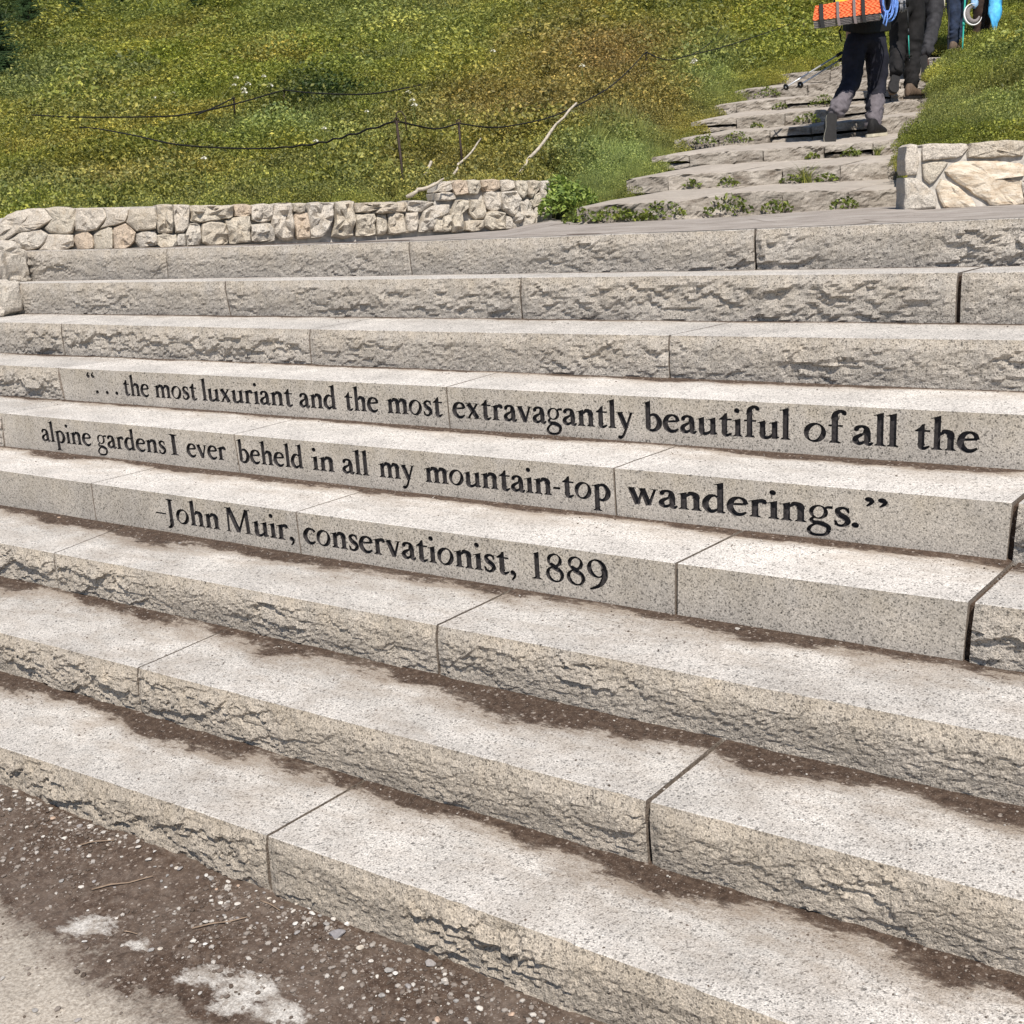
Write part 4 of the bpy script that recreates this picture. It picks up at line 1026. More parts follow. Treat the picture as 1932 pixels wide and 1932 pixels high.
def mat_leaf(name, instanced=True, col=(.1, .12, .02)):
    m, t = newmat(name); b = NB(t); P = b.pos()
    if instanced:
        a = b.n('ShaderNodeAttribute', attribute_name='tint', attribute_type='INSTANCER'); c = a.outputs['Color']
    else: c = b.mix(0.0, col, col)
    lv = b.n('ShaderNodeAttribute', attribute_name='leafv'); f = lv.outputs['Fac']
    c = b.mix(1.0, c, b.ramp(f, [(0, (.45, .5, .45)), (.45, (.9, .9, .8)), (.8, (1.35, 1.25, 1.0)), (1, (2.1, 1.8, 1.5))]), 'MULTIPLY')
    b.out(c, .55, spec=.35, transl=.32); return m
M_LEAF = mat_leaf('meadow_leaf')
def leaves(n, rad, height, size, r, up=.5, long=1.7, shape='dome'):
    """n pointed leaves scattered through a low clump"""
    a = r.random(n)*2*math.pi; d = np.sqrt(r.random(n))*rad
    if shape == 'dome': h = height*(1-(d/rad)**2*.65)*(.25+.75*r.random(n)**.6)
    else: h = height*r.random(n)
    C = np.stack([d*np.cos(a), d*np.sin(a), h], 1)
    nrm = r.normal(size=(n, 3)); nrm[:, 2] = np.abs(nrm[:, 2])+up; nrm /= np.linalg.norm(nrm, axis=1)[:, None]
    t = np.cross(nrm, r.normal(size=(n, 3))); t /= np.linalg.norm(t, axis=1)[:, None]; bt = np.cross(nrm, t)
    s = size*(.6+.8*r.random(n))[:, None]
    V = np.stack([C-t*s*long*.5, C+bt*s*.5+nrm*s*.12, C+t*s*long*.5, C-bt*s*.5+nrm*s*.12], 1).reshape(-1, 3)
    F = np.arange(4*n).reshape(n, 4)
    return V, F, np.repeat(r.random(n), 4)
def blades(n, rad, height, r, width=.006, lean=.5):
    V = []; F = []; lv = []
    for i in range(n):
        a = r.random()*6.283; d = rad*math.sqrt(r.random())*.6; p = np.array([d*math.cos(a), d*math.sin(a), 0]); la = r.random()*6.283
        L = height*(.5+.5*r.random()); dr = np.array([math.cos(la), math.sin(la), 0])*lean*(.3+r.random())
        side = np.array([-math.sin(la+1), math.cos(la+1), 0])*width
        q0 = len(V); pts = []
        for s in (0, .4, .75, 1.0):
            c = p+np.array([0, 0, L*s*(1-.18*s*lean)])+dr*L*s*s; ww = (1-s)**.7
            V += [c-side*ww, c+side*ww]
        v_ = r.random()
        F += [(q0, q0+1, q0+3, q0+2), (q0+2, q0+3, q0+5, q0+4), (q0+4, q0+5, q0+7, q0+6)]; lv += [v_]*8
    return np.array(V), np.array(F), np.array(lv)
def merge(parts):
    V = []; F = []; L = []; o = 0
    for v, f, l in parts: V.append(v); F.append(f+o); L.append(l); o += len(v)
    return np.vstack(V), np.vstack(F), np.concatenate(L)
VARS = []
for i in range(6):
    r = np.random.default_rng(100+i)
    if i < 4: v, f, l = leaves([900, 800, 1000, 700][i], .19, [.15, .2, .13, .22][i], [.0092, .0105, .0082, .0110][i], r, up=.35)
    else: v, f, l = blades([170, 120][i-4], .2, [.2, .26][i-4], r, .0024, .45)
    v[:, 2] -= .03
    VARS.append(bpy.data.objects.new('plant_clump', mesh_np('plant_clump', v, [f], (M_LEAF,), {'leafv': l})))
TINTS = {'olive': (.215, .250, .045), 'yellow': (.33, .325, .065), 'red': (.27, .205, .075), 'grey': (.21, .25, .10), 'dark': (.035, .065, .018), 'grass': (.27, .34, .12)}
def pix(P):
    d = P-CAM; z = d@CF; return 966+FPX*(d@CR)/z, 966-FPX*(d@CU)/z, z
def scatter(name, n, seed, label, px0=-350, px1=2300, near=None):
    """plants dotted over the hill so that the cover thins nowhere, larger tussocks further off"""
    r = np.random.default_rng(seed)
    th = YAW+np.arctan((r.uniform(px0, px1, n)-966)/FPX); rb = r_bound(th)+.10
    rr = rb*np.exp(r.random(n)**.8*np.log(150/rb))
    X = CAM[0]+np.sin(th)*rr; Y = CAM[1]+np.cos(th)*rr
    ok = ~stair_mask(X, Y, .09)
    X, Y, rr = X[ok], Y[ok], rr[ok]; Z = terrain_at(X, Y); P = np.stack([X, Y, Z], 1)
    px, py, dd = pix(P)
    ok = (py > -160); P, px, py, rr = P[ok], px[ok], py[ok], rr[ok]; X, Y = P[:, 0], P[:, 1]; n = len(P)
    sc = .86*np.maximum(.75, rr/9.0)**.92*(.65+.6*r.random(n))
    near_wall = sstep(9, 6.5, rr); sc *= 1-.3*near_wall
    xl_ = np.interp(Y, CORR_L[:, 1], CORR_L[:, 0]); xr_ = np.interp(Y, CORR_R[:, 1], CORR_R[:, 0]); dl = np.maximum(np.where(X < xl_, xl_-X, X-xr_), 0)
    sc *= np.where((Y > 1.5) & (Y < 17), .55+.45*sstep(.05, 1.0, dl), 1)
    if near:
        kp = (dl < near) & (Y < 18) & (Y > 1.5); P, px, py, rr, X, Y, sc, dl = [q[kp] for q in (P, px, py, rr, X, Y, sc, dl)]; n = len(P); sc = sc*.9
    a = fbm(X*.28+5, Y*.28, None, 4, 41); c = fbm(X*.9, Y*.9+7, None, 3, 42); g = fbm(X*.5-3, Y*.5, None, 3, 43)
    T = {k: np.array(v) for k, v in TINTS.items()}
    col = np.repeat(T['olive'][None], n, 0)
    def mixin(c_, w_): 
        nonlocal col; w_ = np.clip(w_, 0, 1)[:, None]; col = col*(1-w_)+c_*w_
    mixin(T['yellow'], sstep(-.1, .5, c)*.9); mixin(T['grey'], sstep(.12, .45, g)*.55)
    mixin(T['red'], sstep(.1, .5, a)*.28)
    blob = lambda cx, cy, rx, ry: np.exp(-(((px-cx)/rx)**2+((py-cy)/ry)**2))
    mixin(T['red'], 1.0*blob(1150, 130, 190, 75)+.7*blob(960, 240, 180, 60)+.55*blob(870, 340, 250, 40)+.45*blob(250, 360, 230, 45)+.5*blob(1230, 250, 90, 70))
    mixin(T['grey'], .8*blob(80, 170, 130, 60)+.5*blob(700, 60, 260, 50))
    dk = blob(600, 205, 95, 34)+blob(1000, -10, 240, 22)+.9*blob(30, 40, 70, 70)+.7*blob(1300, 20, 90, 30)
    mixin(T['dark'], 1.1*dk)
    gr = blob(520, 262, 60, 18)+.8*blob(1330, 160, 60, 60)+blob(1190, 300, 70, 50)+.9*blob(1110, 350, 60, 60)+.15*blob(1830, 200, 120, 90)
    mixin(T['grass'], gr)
    bigb = r.random(n) < .10
    sc = np.where(bigb & (dl > .5), sc*1.8, sc); col *= np.where(bigb, .75+.5*r.random(n), .7+.6*r.random(n))[:, None]
    col *= (1+.32*fbm(X*1.9, Y*1.9+3, None, 3, 77)/np.maximum(1, rr/25)**.5)[:, None]  # clump-scale light and dark: shade of hollows painted into the tint
    iv = r.integers(0, 4, n); iv = np.where(r.random(n) < np.clip(gr, .05, .45), r.integers(4, 6, n), iv)
    steep = r.normal(0, .12, (n, 2))
    rot = np.stack([steep[:, 0], steep[:, 1], r.random(n)*6.283], 1)
    sc3 = np.stack([sc, sc, np.maximum(sc, .01)**.75*(.8+.6*r.random(n))], 1)
    me = mesh_np(name, P, [np.zeros((0, 3), int)], attrs=None) if False else bpy.data.meshes.new(name)
    me.vertices.add(n); me.vertices.foreach_set('co', P.astype(np.float32).ravel())
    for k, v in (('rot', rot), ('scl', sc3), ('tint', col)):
        at = me.attributes.new(k, 'FLOAT_VECTOR', 'POINT'); at.data.foreach_set('vector', np.asarray(v, np.float32).ravel())
    at = me.attributes.new('pick', 'INT', 'POINT'); at.data.foreach_set('value', iv.astype(np.int32))
    o = bpy.data.objects.new(name, me); COL.objects.link(o)
    ng = bpy.data.node_groups.new(name, 'GeometryNodeTree'); ng.interface.new_socket('Geometry', in_out='INPUT', socket_type='NodeSocketGeometry'); ng.interface.new_socket('Geometry', in_out='OUTPUT', socket_type='NodeSocketGeometry')
    N = ng.nodes; gi = N.new('NodeGroupInput'); go = N.new('NodeGroupOutput'); ip = N.new('GeometryNodeInstanceOnPoints')
    gti = N.new('GeometryNodeGeometryToInstance')
    for src in VARS[::-1]:
        oi = N.new('GeometryNodeObjectInfo'); oi.inputs['Object'].default_value = src; oi.inputs['As Instance'].default_value = False
        g1 = N.new('GeometryNodeGeometryToInstance'); ng.links.new(oi.outputs['Geometry'], g1.inputs[0])
        if src is VARS[-1]: jn = N.new('GeometryNodeJoinGeometry')
        ng.links.new(g1.outputs[0], jn.inputs[0])
    def attr(nm, ty):
        x = N.new('GeometryNodeInputNamedAttribute'); x.data_type = ty; x.inputs['Name'].default_value = nm; return x.outputs['Attribute']
    ng.links.new(gi.outputs[0], ip.inputs['Points']); ng.links.new(jn.outputs[0], ip.inputs['Instance'])
    ip.inputs['Pick Instance'].default_value = True
    ng.links.new(attr('pick', 'INT'), ip.inputs['Instance Index']); ng.links.new(attr('rot', 'FLOAT_VECTOR'), ip.inputs['Rotation']); ng.links.new(attr('scl', 'FLOAT_VECTOR'), ip.inputs['Scale'])
    ng.links.new(ip.outputs[0], go.inputs[0])
    mo = o.modifiers.new('plants', 'NODES'); mo.node_group = ng
    tag(o, kind='stuff', label=label)
    return o
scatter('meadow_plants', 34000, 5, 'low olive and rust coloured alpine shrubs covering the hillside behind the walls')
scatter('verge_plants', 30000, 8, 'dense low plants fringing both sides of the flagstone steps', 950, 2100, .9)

# ------------------------------------------------------------------ small helpers for tubes and bodies
def tube_np(pts, rad, seg=8, cap=True):
    p = np.array(pts, float); n = len(p); rad = np.broadcast_to(np.asarray(rad, float), (n,))
    tg = np.gradient(p, axis=0); tg /= np.linalg.norm(tg, axis=1)[:, None]+1e-12
    ref = np.array([0, 0, 1.]) if abs(tg[0][2]) < .9 else np.array([1., 0, 0])
    u = np.cross(tg, ref); u /= np.linalg.norm(u, axis=1)[:, None]+1e-12; v = np.cross(tg, u)
    a = np.linspace(0, 2*math.pi, seg, endpoint=False)
    V = p[:, None]+rad[:, None, None]*(np.cos(a)[None, :, None]*u[:, None]+np.sin(a)[None, :, None]*v[:, None])
    F = [(i*seg+j, i*seg+(j+1) % seg, (i+1)*seg+(j+1) % seg, (i+1)*seg+j) for i in range(n-1) for j in range(seg)]
    V = V.reshape(-1, 3)
    if cap: V = np.vstack([V, p[:1], p[-1:]]); m = n*seg; F += [(m, (j+1) % seg, j, j) for j in range(0)]
    T = [(n*seg, (j+1) % seg, j) for j in range(seg)]+[(n*seg+1, (n-1)*seg+j, (n-1)*seg+(j+1) % seg) for j in range(seg)] if cap else []
    return V, [np.array(F)]+([np.array(T)] if T else [])
def join(parts):
    V = []; Q = []; T = []; o = 0
    for v, fs in parts:
        for f in fs: (Q if f.shape[1] == 4 else T).append(f+o)
        V.append(v); o += len(v)
    return np.vstack(V), ([np.vstack(Q)] if Q else [])+([np.vstack(T)] if T else [])
def tube(name, pts, rad, mat, parent=None, seg=8, org=None, smooth=True):
    V, F = tube_np(pts, rad, seg); return world_mesh(name, V, F, (mat,), parent, org=org if org is not None else (None if parent is not None else pts[0]), smooth=smooth)
def skin_mesh(nodes, edges, sub=2):
    me = bpy.data.meshes.new('tmp'); me.from_pydata([tuple(map(float, n[0])) for n in nodes], edges, [])
    o = bpy.data.objects.new('tmp', me); COL.objects.link(o)
    m = o.modifiers.new('s', 'SKIN'); m.branch_smoothing = .6; m.use_smooth_shade = True
    sv = me.skin_vertices[0].data
    for i, n in enumerate(nodes):
        r = n[1]; sv[i].radius = (r, r) if isinstance(r, (int, float)) else r
        sv[i].use_root = i == 0
    m2 = o.modifiers.new('d', 'SUBSURF'); m2.levels = sub
    dg = bpy.context.evaluated_depsgraph_get(); ev = o.evaluated_get(dg); em = ev.to_mesh()
    V = np.empty(len(em.vertices)*3); em.vertices.foreach_get('co', V); V = V.reshape(-1, 3).copy()
    F = [tuple(p.vertices) for p in em.polygons]; ev.to_mesh_clear()
    bpy.data.objects.remove(o); bpy.data.meshes.remove(me)
    q = np.array([f for f in F if len(f) == 4]); t3 = np.array([f for f in F if len(f) == 3])
    return V, [f for f in (q, t3) if len(f)]
def wrinkle(V, amp, seed, fr=14):
    c = np.stack([fbm(V[:, 0]*fr+seed, V[:, 1]*fr, V[:, 2]*fr*1.8, 3, 1+i) for i in range(3)], 1); return V+c*amp*np.array([1, 1, .3])

M_SKIN = simple('skin', (.36, .21, .15), .6)
M_HAIR = simple('dark_hair', (.03, .02, .015), .7, .4, 60)
M_BLACKPANT = simple('navy_black_cloth', (.013, .013, .021), .85, .5, 14, .3, .004)
M_GAITER = simple('grey_cloth', (.13, .115, .125), .85, .35, 18, .4, .004)
M_DARKPANT = simple('faded_black_cloth', (.008, .007, .007), .85, .8, 12, .3, .004)
M_GREYPANT = simple('charcoal_cloth', (.032, .031, .034), .85, .5, 12, .3, .004)
M_NAVY = simple('navy_cloth', (.018, .028, .055), .85, .6, 10, .3, .004)
M_BROWNPANT = simple('brown_cloth', (.035, .02, .014), .85, .6, 10, .3, .004)
M_JACKET = simple('dark_jacket', (.02, .022, .03), .75, .3, 12)
M_CREAM = simple('cream_rubber', (.62, .57, .44), .6)
M_BOOT = simple('brown_boot', (.12, .085, .06), .75, .4, 40)
M_DKBOOT = simple('dark_boot', (.011, .010, .010), .75, .4, 40)
M_SALMON = simple('salmon_sole', (.55, .25, .18), .6)
M_ORANGE = simple('orange_foam', (.85, .19, .07), .8, .25, 60)
M_GREYFOAM = simple('grey_foam', (.20, .18, .175), .85, .2, 60)
M_STRAP = simple('black_webbing', (.012, .012, .012), .7)
M_STRAPG = simple('grey_webbing', (.16, .13, .125), .7)
M_YELLOW = simple('yellow_cloth', (.62, .56, .04), .6, .2, 15)
M_PACK = simple('dark_pack_cloth', (.03, .03, .035), .7, .4, 20)
M_ROPEB = simple('blue_rope_cord', (.12, .24, .58), .7, .5, 160)
M_SILVER = simple('pole_silver', (.75, .75, .75), .3, 0, metal=.6)
M_BLACK = simple('black_plastic', (.01, .01, .01), .5)
M_TEAL = simple('teal_pole_paint', (.03, .32, .25), .4)
M_CYAN = simple('cyan_cloth', (.08, .42, .75), .6, .4, 12)
M_LTBLUE = simple('light_blue_cloth', (.25, .42, .62), .7, .3, 20)
M_GLOVE = simple('grey_glove', (.22, .22, .23), .8, .5, 90)
M_WHITE = simple('white_trim', (.75, .75, .74), .5)
M_RUST = simple('rusty_iron', (.035, .022, .016), .7, .4, 40)
M_ROPE = simple('black_rope', (.010, .009, .009), .85)
M_TWIG = simple('bleached_twig', (.24, .175, .125), .8, .3, 40)
M_BIRCH = simple('bleached_wood', (.40, .35, .28), .8, .35, 30, .4, .004)

def boot(parent, heel, toe, up, mat, sole, w=.044, h=.13):
    """heel and toe at sole level; up = direction from sole towards the ankle"""
    heel, toe, up = map(lambda a: np.array(a, float), (heel, toe, up)); L = np.linalg.norm(toe-heel); f = (toe-heel)/L
    up = up-f*(up@f); up /= np.linalg.norm(up); s = np.cross(f, up)
    prof = [(-.02, .55, .75), (.05, .85, .98), (.2, .9, 1.0), (.38, .85, .93), (.55, .95, .68), (.75, 1.08, .50), (.9, .9, .42), (1.0, .45, .3)]
    V = []; n = 14
    for t, ww, hh in prof:
        for j in range(n):
            a = 2*math.pi*j/n; x = math.cos(a); y = math.sin(a)
            yy = (y*.5+.5)*hh*h if y > 0 else .5*hh*h*(1+y)
            V.append(heel+f*t*L+s*w*ww*np.sign(x)*abs(x)**.7*(1-.35*max(0, y))+up*(.018+yy))
    F = [(i*n+j, i*n+(j+1) % n, (i+1)*n+(j+1) % n, (i+1)*n+j) for i in range(len(prof)-1) for j in range(n)]
    V += [heel+up*.05-f*.03*L, toe+up*.03]; m = len(prof)*n
    T = [(m, (j+1) % n, j) for j in range(n)]+[(m+1, m-n+j, m-n+(j+1) % n) for j in range(n)]
    b = world_mesh('boot', V, [np.array(F), np.array(T)], (mat,), parent, smooth=True)
    o = []; out = [(-.04, .5), (0, .85), (.15, .95), (.4, .82), (.6, 1.0), (.78, 1.1), (.93, .85), (1.03, .35)]
    pts = [heel+f*t*L+s*w*q*1.06 for t, q in out]+[heel+f*t*L-s*w*q*1.06 for t, q in out[::-1]]; k = len(pts)
    V = [p+up*.002 for p in pts]+[p+up*.026 for p in pts]; c0 = sum(pts)/k
    V += [c0, c0+up*.026]
    F = [(i, (i+1) % k, k+(i+1) % k, k+i) for i in range(k)]; T = [(2*k, (i+1) % k, i) for i in range(k)]+[(2*k+1, k+i, k+(i+1) % k) for i in range(k)]
    world_mesh('sole', V, [np.array(F), np.array(T)], (sole, M_DKBOOT), b, midx=[0]*k+[1]*k+[0]*k)
    return b
def hand(parent, wrist, tip, mat, side=1):
    """palm with four fingers and a thumb, curled"""
    wrist, tip = np.array(wrist, float), np.array(tip, float); f = tip-wrist; L = np.linalg.norm(f); f /= L
    s = np.cross(f, CF); s /= np.linalg.norm(s); g = np.cross(s, f)*side
    nodes = [(wrist, .026), (wrist+f*.045, (.038, .02)), (wrist+f*.085, (.042, .018))]; ed = [(0, 1), (1, 2)]
    V, Fq = skin_mesh(nodes, ed, 2); parts = [(V, Fq)]
    for i, (o, l) in enumerate(((-.03, .062), (-.01, .072), (.01, .068), (.029, .052))):
        b0 = wrist+f*.08+s*o; p = [b0, b0+f*l*.45+g*.008, b0+f*l*.75+g*.028, b0+f*l*.72+g*.05]
        parts.append(tube_np(p, [.0095, .009, .0085, .006], 7))
    b0 = wrist+f*.03-s*.03; parts.append(tube_np([b0, b0-s*.022+f*.02+g*.01, b0-s*.024+f*.045+g*.025], [.012, .011, .008], 7))
    V, F = join(parts); return world_mesh('hand', V, F, (mat,), parent, smooth=True)
def person(label, J, pant, low, top, boots, bootmat, solemat, group=None, low_z=None, hair=True, seed=0, k=1.0, legr=1.1, glove=None):
    """J: joints in world metres"""
    root = thing('person', [J['pel'][0], J['pel'][1], min(J['lan'][2], J['ran'][2])-.08], label, 'person', group)
    A = {n: np.array(v, float) for n, v in J.items()}
    mid = lambda a, b, t=.5: A[a]*(1-t)+A[b]*t
    # body: one continuous figure
    nodes = [(A['pel'], .12*k), (mid('pel', 'chest'), .115*k), (A['chest'], (.155*k, .12*k)), (mid('chest', 'neck', .8), .08*k), (A['neck'], .055*k), (A['head']+(A['neck']-A['head'])*.35, .08*k), (A['head'], .098*k), (A['head']+(A['head']-A['neck'])*.45, .075*k),
             (A['lhip'], .09*k), (A['lkn'], .055*k), (A['lan'], .036*k), (A['rhip'], .09*k), (A['rkn'], .055*k), (A['ran'], .036*k),
             (A['lsh'], .058*k), (A['lel'], .042*k), (A['lwr'], .028*k), (A['rsh'], .058*k), (A['rel'], .042*k), (A['rwr'], .028*k)]
    ed = [(0, 1), (1, 2), (2, 3), (3, 4), (4, 5), (5, 6), (6, 7), (0, 8), (8, 9), (9, 10), (0, 11), (11, 12), (12, 13), (2, 14), (14, 15), (15, 16), (2, 17), (17, 18), (18, 19)]
    V, F = skin_mesh(nodes, ed, 1)
    body = world_mesh('body', V, F, (M_SKIN,), root, smooth=True)
    # face
    fw = A['face']; hd = A['head']; rt = np.cross(fw, [0, 0, 1.]); rt /= np.linalg.norm(rt); upv = np.cross(rt, fw)
    tube('nose', [hd+fw*.095*k+upv*.02, hd+fw*.118*k-upv*.018], [.008, .015], M_SKIN, root)
    for sgn in (-1, 1):
        boulder('ear', hd+rt*sgn*.095*k, (.018, .022, .032), 3, M_SKIN, root, 1, .05)
        boulder('eye', hd+fw*.088*k+rt*sgn*.034+upv*.018, (.011, .011, .009), 3, M_BLACK, root, 1, .02)
    tube('mouth', [hd+fw*.096*k-upv*.05-rt*.022, hd+fw*.102*k-upv*.052, hd+fw*.096*k-upv*.05+rt*.022], .006, M_SALMON, root)
    if hair: boulder('hair', hd+upv*.028-fw*.018, (.108*k, .108*k, .105*k), 5, M_HAIR, root, 3, .12)
    # trousers
    cl = .016
    def leg(h, kn, an):
        return [(A[h], .112*k*legr), (A[h]*.5+A[kn]*.5, .095*k*legr), (A[kn], .076*k*legr), (A[kn]*.5+A[an]*.5, .073*k*legr), (A[an]*1.06-A[kn]*.06, .064*k*legr)]
    Ln, Rn = leg('lhip', 'lkn', 'lan'), leg('rhip', 'rkn', 'ran')
    nodes = [(A['pel'], .145*k), (A['pel']+(A['chest']-A['pel'])*.3, .135*k)]+Ln+Rn
    ed = [(0, 1), (0, 2), (2, 3), (3, 4), (4, 5), (5, 6), (0, 7), (7, 8), (8, 9), (9, 10), (10, 11)]
    V, F = skin_mesh(nodes, ed, 3); V = wrinkle(V, .012, seed*2.3, 11); V = V+(.007*np.sin(V[:, 2:3]*75+4*fbm(V[:, 0]*7, V[:, 1]*7, V[:, 2]*4, 2, seed)[:, None]*3)*np.array([1, 1, 0])*sstep(A['lkn'][2]+.1, A['lan'][2], V[:, 2])[:, None])
    mats = (pant, low) if low is not None else (pant,)
    mi = None
    if low is not None:
        lim = .5*(A['lkn'][2]+A['lan'][2]) if low_z is None else low_z
        cs = np.concatenate([V[f].mean(1) for f in F]); dl = np.hypot(*(cs[:, :2]-A['lan'][:2]).T); dr = np.hypot(*(cs[:, :2]-A['ran'][:2]).T)
        zz = np.where(dl < dr, A['lkn'][2]*.55+A['lan'][2]*.45, A['rkn'][2]*.72+A['ran'][2]*.28)+.06*fbm(cs[:, 0]*9, cs[:, 1]*9, cs[:, 2]*9, 2, 3)
        inner = (cs-A['ran'])@CR > -.02
        mi = ((cs[:, 2] < zz) & ((dl < dr) | inner | (cs[:, 2] < A['ran'][2]+.12))).astype(int)
    world_mesh('trousers', V, F, mats, root, midx=mi, smooth=True)
    # jacket with sleeves
    nodes = [(A['pel']+(A['chest']-A['pel'])*.18, .145*k), (mid('pel', 'chest'), .14*k), (A['chest'], (.18*k, .14*k)), (mid('chest', 'neck', .75), .09*k),
             (A['lsh'], .075*k), (A['lel'], .056*k), (A['lwr']*.93+A['lel']*.07, .045*k), (A['rsh'], .075*k), (A['rel'], .056*k), (A['rwr']*.93+A['rel']*.07, .045*k)]
    V, F = skin_mesh(nodes, [(0, 1), (1, 2), (2, 3), (2, 4), (4, 5), (5, 6), (2, 7), (7, 8), (8, 9)], 2); V = wrinkle(V, .014, seed*5.1, 9)
    world_mesh('jacket', V, F, (top,), root, smooth=True)
    hand(root, A['lwr'], A['lha'], glove or M_SKIN, 1); hand(root, A['rwr'], A['rha'], glove or M_SKIN, -1)
    for (he, to, up_) in boots: boot(root, he, to, up_, bootmat, solemat)
    return root
def hiker(label, D, spec, *a, **kw):
    """spec: joints as photo points with a depth offset"""
    J = {n: aD(x, y, D+dd) for n, (x, y, dd) in spec['j'].items()}
    pl = J['pel']; J['face'] = np.array(kw.pop('face', (-.3, .95, 0.)))
    b = [(aD(h[0], h[1], D+h[2]), aD(t[0], t[1], D+t[2]), u) for h, t, u in spec['b']]
    return person(label, J, *a[:3], b, *a[3:], **kw)
P1 = hiker('nearest hiker in navy-black trousers with grey lower legs, climbing with a loaded pack', 9.6, dict(
 j=dict(pel=(1633, 62, .02), chest=(1631, -12, .12), neck=(1632, -48, .2), head=(1633, -76, .24), lhip=(1611, 84, 0), rhip=(1657, 84, .02), lkn=(1608, 150, -.02), lan=(1576, 216, -.22), rkn=(1655, 160, .1), ran=(1646, 240, .02),
        lsh=(1592, -28, .12), lel=(1580, 22, .12), lwr=(1616, 58, .34), lha=(1640, 66, .36), rsh=(1672, -28, .12), rel=(1682, 22, .2), rwr=(1664, 46, .36), rha=(1648, 56, .38)),
 b=[((1570, 216, -.30), (1566, 274, -.34), CF*1.0), ((1642, 259, -.06), (1668, 256, .16), (0, 0, 1.))]),
 M_BLACKPANT, M_GAITER, M_JACKET, M_DKBOOT, M_CREAM, seed=1)
P2 = hiker('second hiker in black trousers and a grey glove, directly right of the nearest hiker', 11.3, dict(
 j=dict(pel=(1713, -2, 0), chest=(1712, -64, .1), neck=(1714, -98, .15), head=(1715, -122, .18), lhip=(1697, 18, 0), rhip=(1728, 18, .05), lkn=(1694, 88, .1), lan=(1690, 140, -.15), rkn=(1722, 98, .05), ran=(1719, 168, 0),
        lsh=(1686, -84, .05), lel=(1682, -38, -.05), lwr=(1702, -6, -.22), lha=(1706, 14, -.24), rsh=(1742, -84, .1), rel=(1750, -40, .15), rwr=(1738, -6, .3), rha=(1734, 8, .35)),
 b=[((1691, 143, -.2), (1686, 172, -.28), CF), ((1711, 187, -.06), (1740, 186, .16), (0, 0, 1.))]),
 M_DARKPANT, None, M_JACKET, M_BOOT, M_DKBOOT, seed=2, glove=M_GLOVE)
P3 = hiker('third hiker in charcoal trousers with one salmon-edged boot sole turned up', 13.2, dict(
 j=dict(pel=(1756, -38, 0), chest=(1756, -90, .1), neck=(1757, -118, .15), head=(1758, -138, .18), lhip=(1744, -22, 0), rhip=(1766, -22, .05), lkn=(1740, 42, .25), lan=(1736, 96, .2), rkn=(1762, 44, .05), ran=(1746, 106, -.1),
        lsh=(1736, -106, .1), lel=(1732, -70, .15), lwr=(1740, -44, .3), lha=(1744, -30, .34), rsh=(1778, -106, .1), rel=(1782, -70, .15), rwr=(1772, -44, .3), rha=(1768, -30, .34)),
 b=[((1742, 106, -.15), (1748, 150, -.2), CF+CR*.5), ((1732, 112, .2), (1742, 110, .4), (0, 0, 1.))]),
 M_GREYPANT, None, M_JACKET, M_DKBOOT, M_SALMON, seed=3)
P4 = hiker('fourth hiker in creased navy trousers and brown boots on the topmost flagstone step', 15.6, dict(
 j=dict(pel=(1806, -30, 0), chest=(1806, -74, .1), neck=(1807, -98, .15), head=(1808, -115, .18), lhip=(1798, -14, 0), rhip=(1814, -14, .05), lkn=(1801, 36, 0), lan=(1799, 84, 0), rkn=(1809, 34, .25), ran=(1806, 82, .3),
        lsh=(1790, -88, .1), lel=(1784, -54, .1), lwr=(1790, -28, -.02), lha=(1791, -16, -.02), rsh=(1824, -88, .1), rel=(1828, -56, .1), rwr=(1822, -30, 0), rha=(1821, -18, 0)),
 b=[((1794, 100, -.05), (1814, 97, .1), (0, 0, 1.)), ((1802, 96, .25), (1818, 94, .4), (0, 0, 1.))]),
 M_NAVY, None, M_JACKET, M_BOOT, M_BOOT, seed=4, legr=1.05)
P5 = hiker('furthest hiker in dark brown trousers with a cyan garment hanging at the right hip', 16.2, dict(
 j=dict(pel=(1856, -32, 0), chest=(1856, -74, .1), neck=(1857, -98, .15), head=(1858, -114, .18), lhip=(1848, -16, 0), rhip=(1864, -16, .05), lkn=(1848, 34, 0), lan=(1842, 84, 0), rkn=(1860, 34, .1), ran=(1854, 84, .3),
        lsh=(1840, -88, .1), lel=(1834, -54, .1), lwr=(1838, -28, -.02), lha=(1839, -16, -.02), rsh=(1874, -88, .1), rel=(1878, -56, .1), rwr=(1876, -30, 0), rha=(1876, -18, 0)),
 b=[((1836, 98, -.05), (1854, 96, .1), (0, 0, 1.)), ((1850, 94, .25), (1866, 92, .4), (0, 0, 1.))]),
 M_BROWNPANT, None, M_JACKET, M_DKBOOT, M_DKBOOT, seed=5)

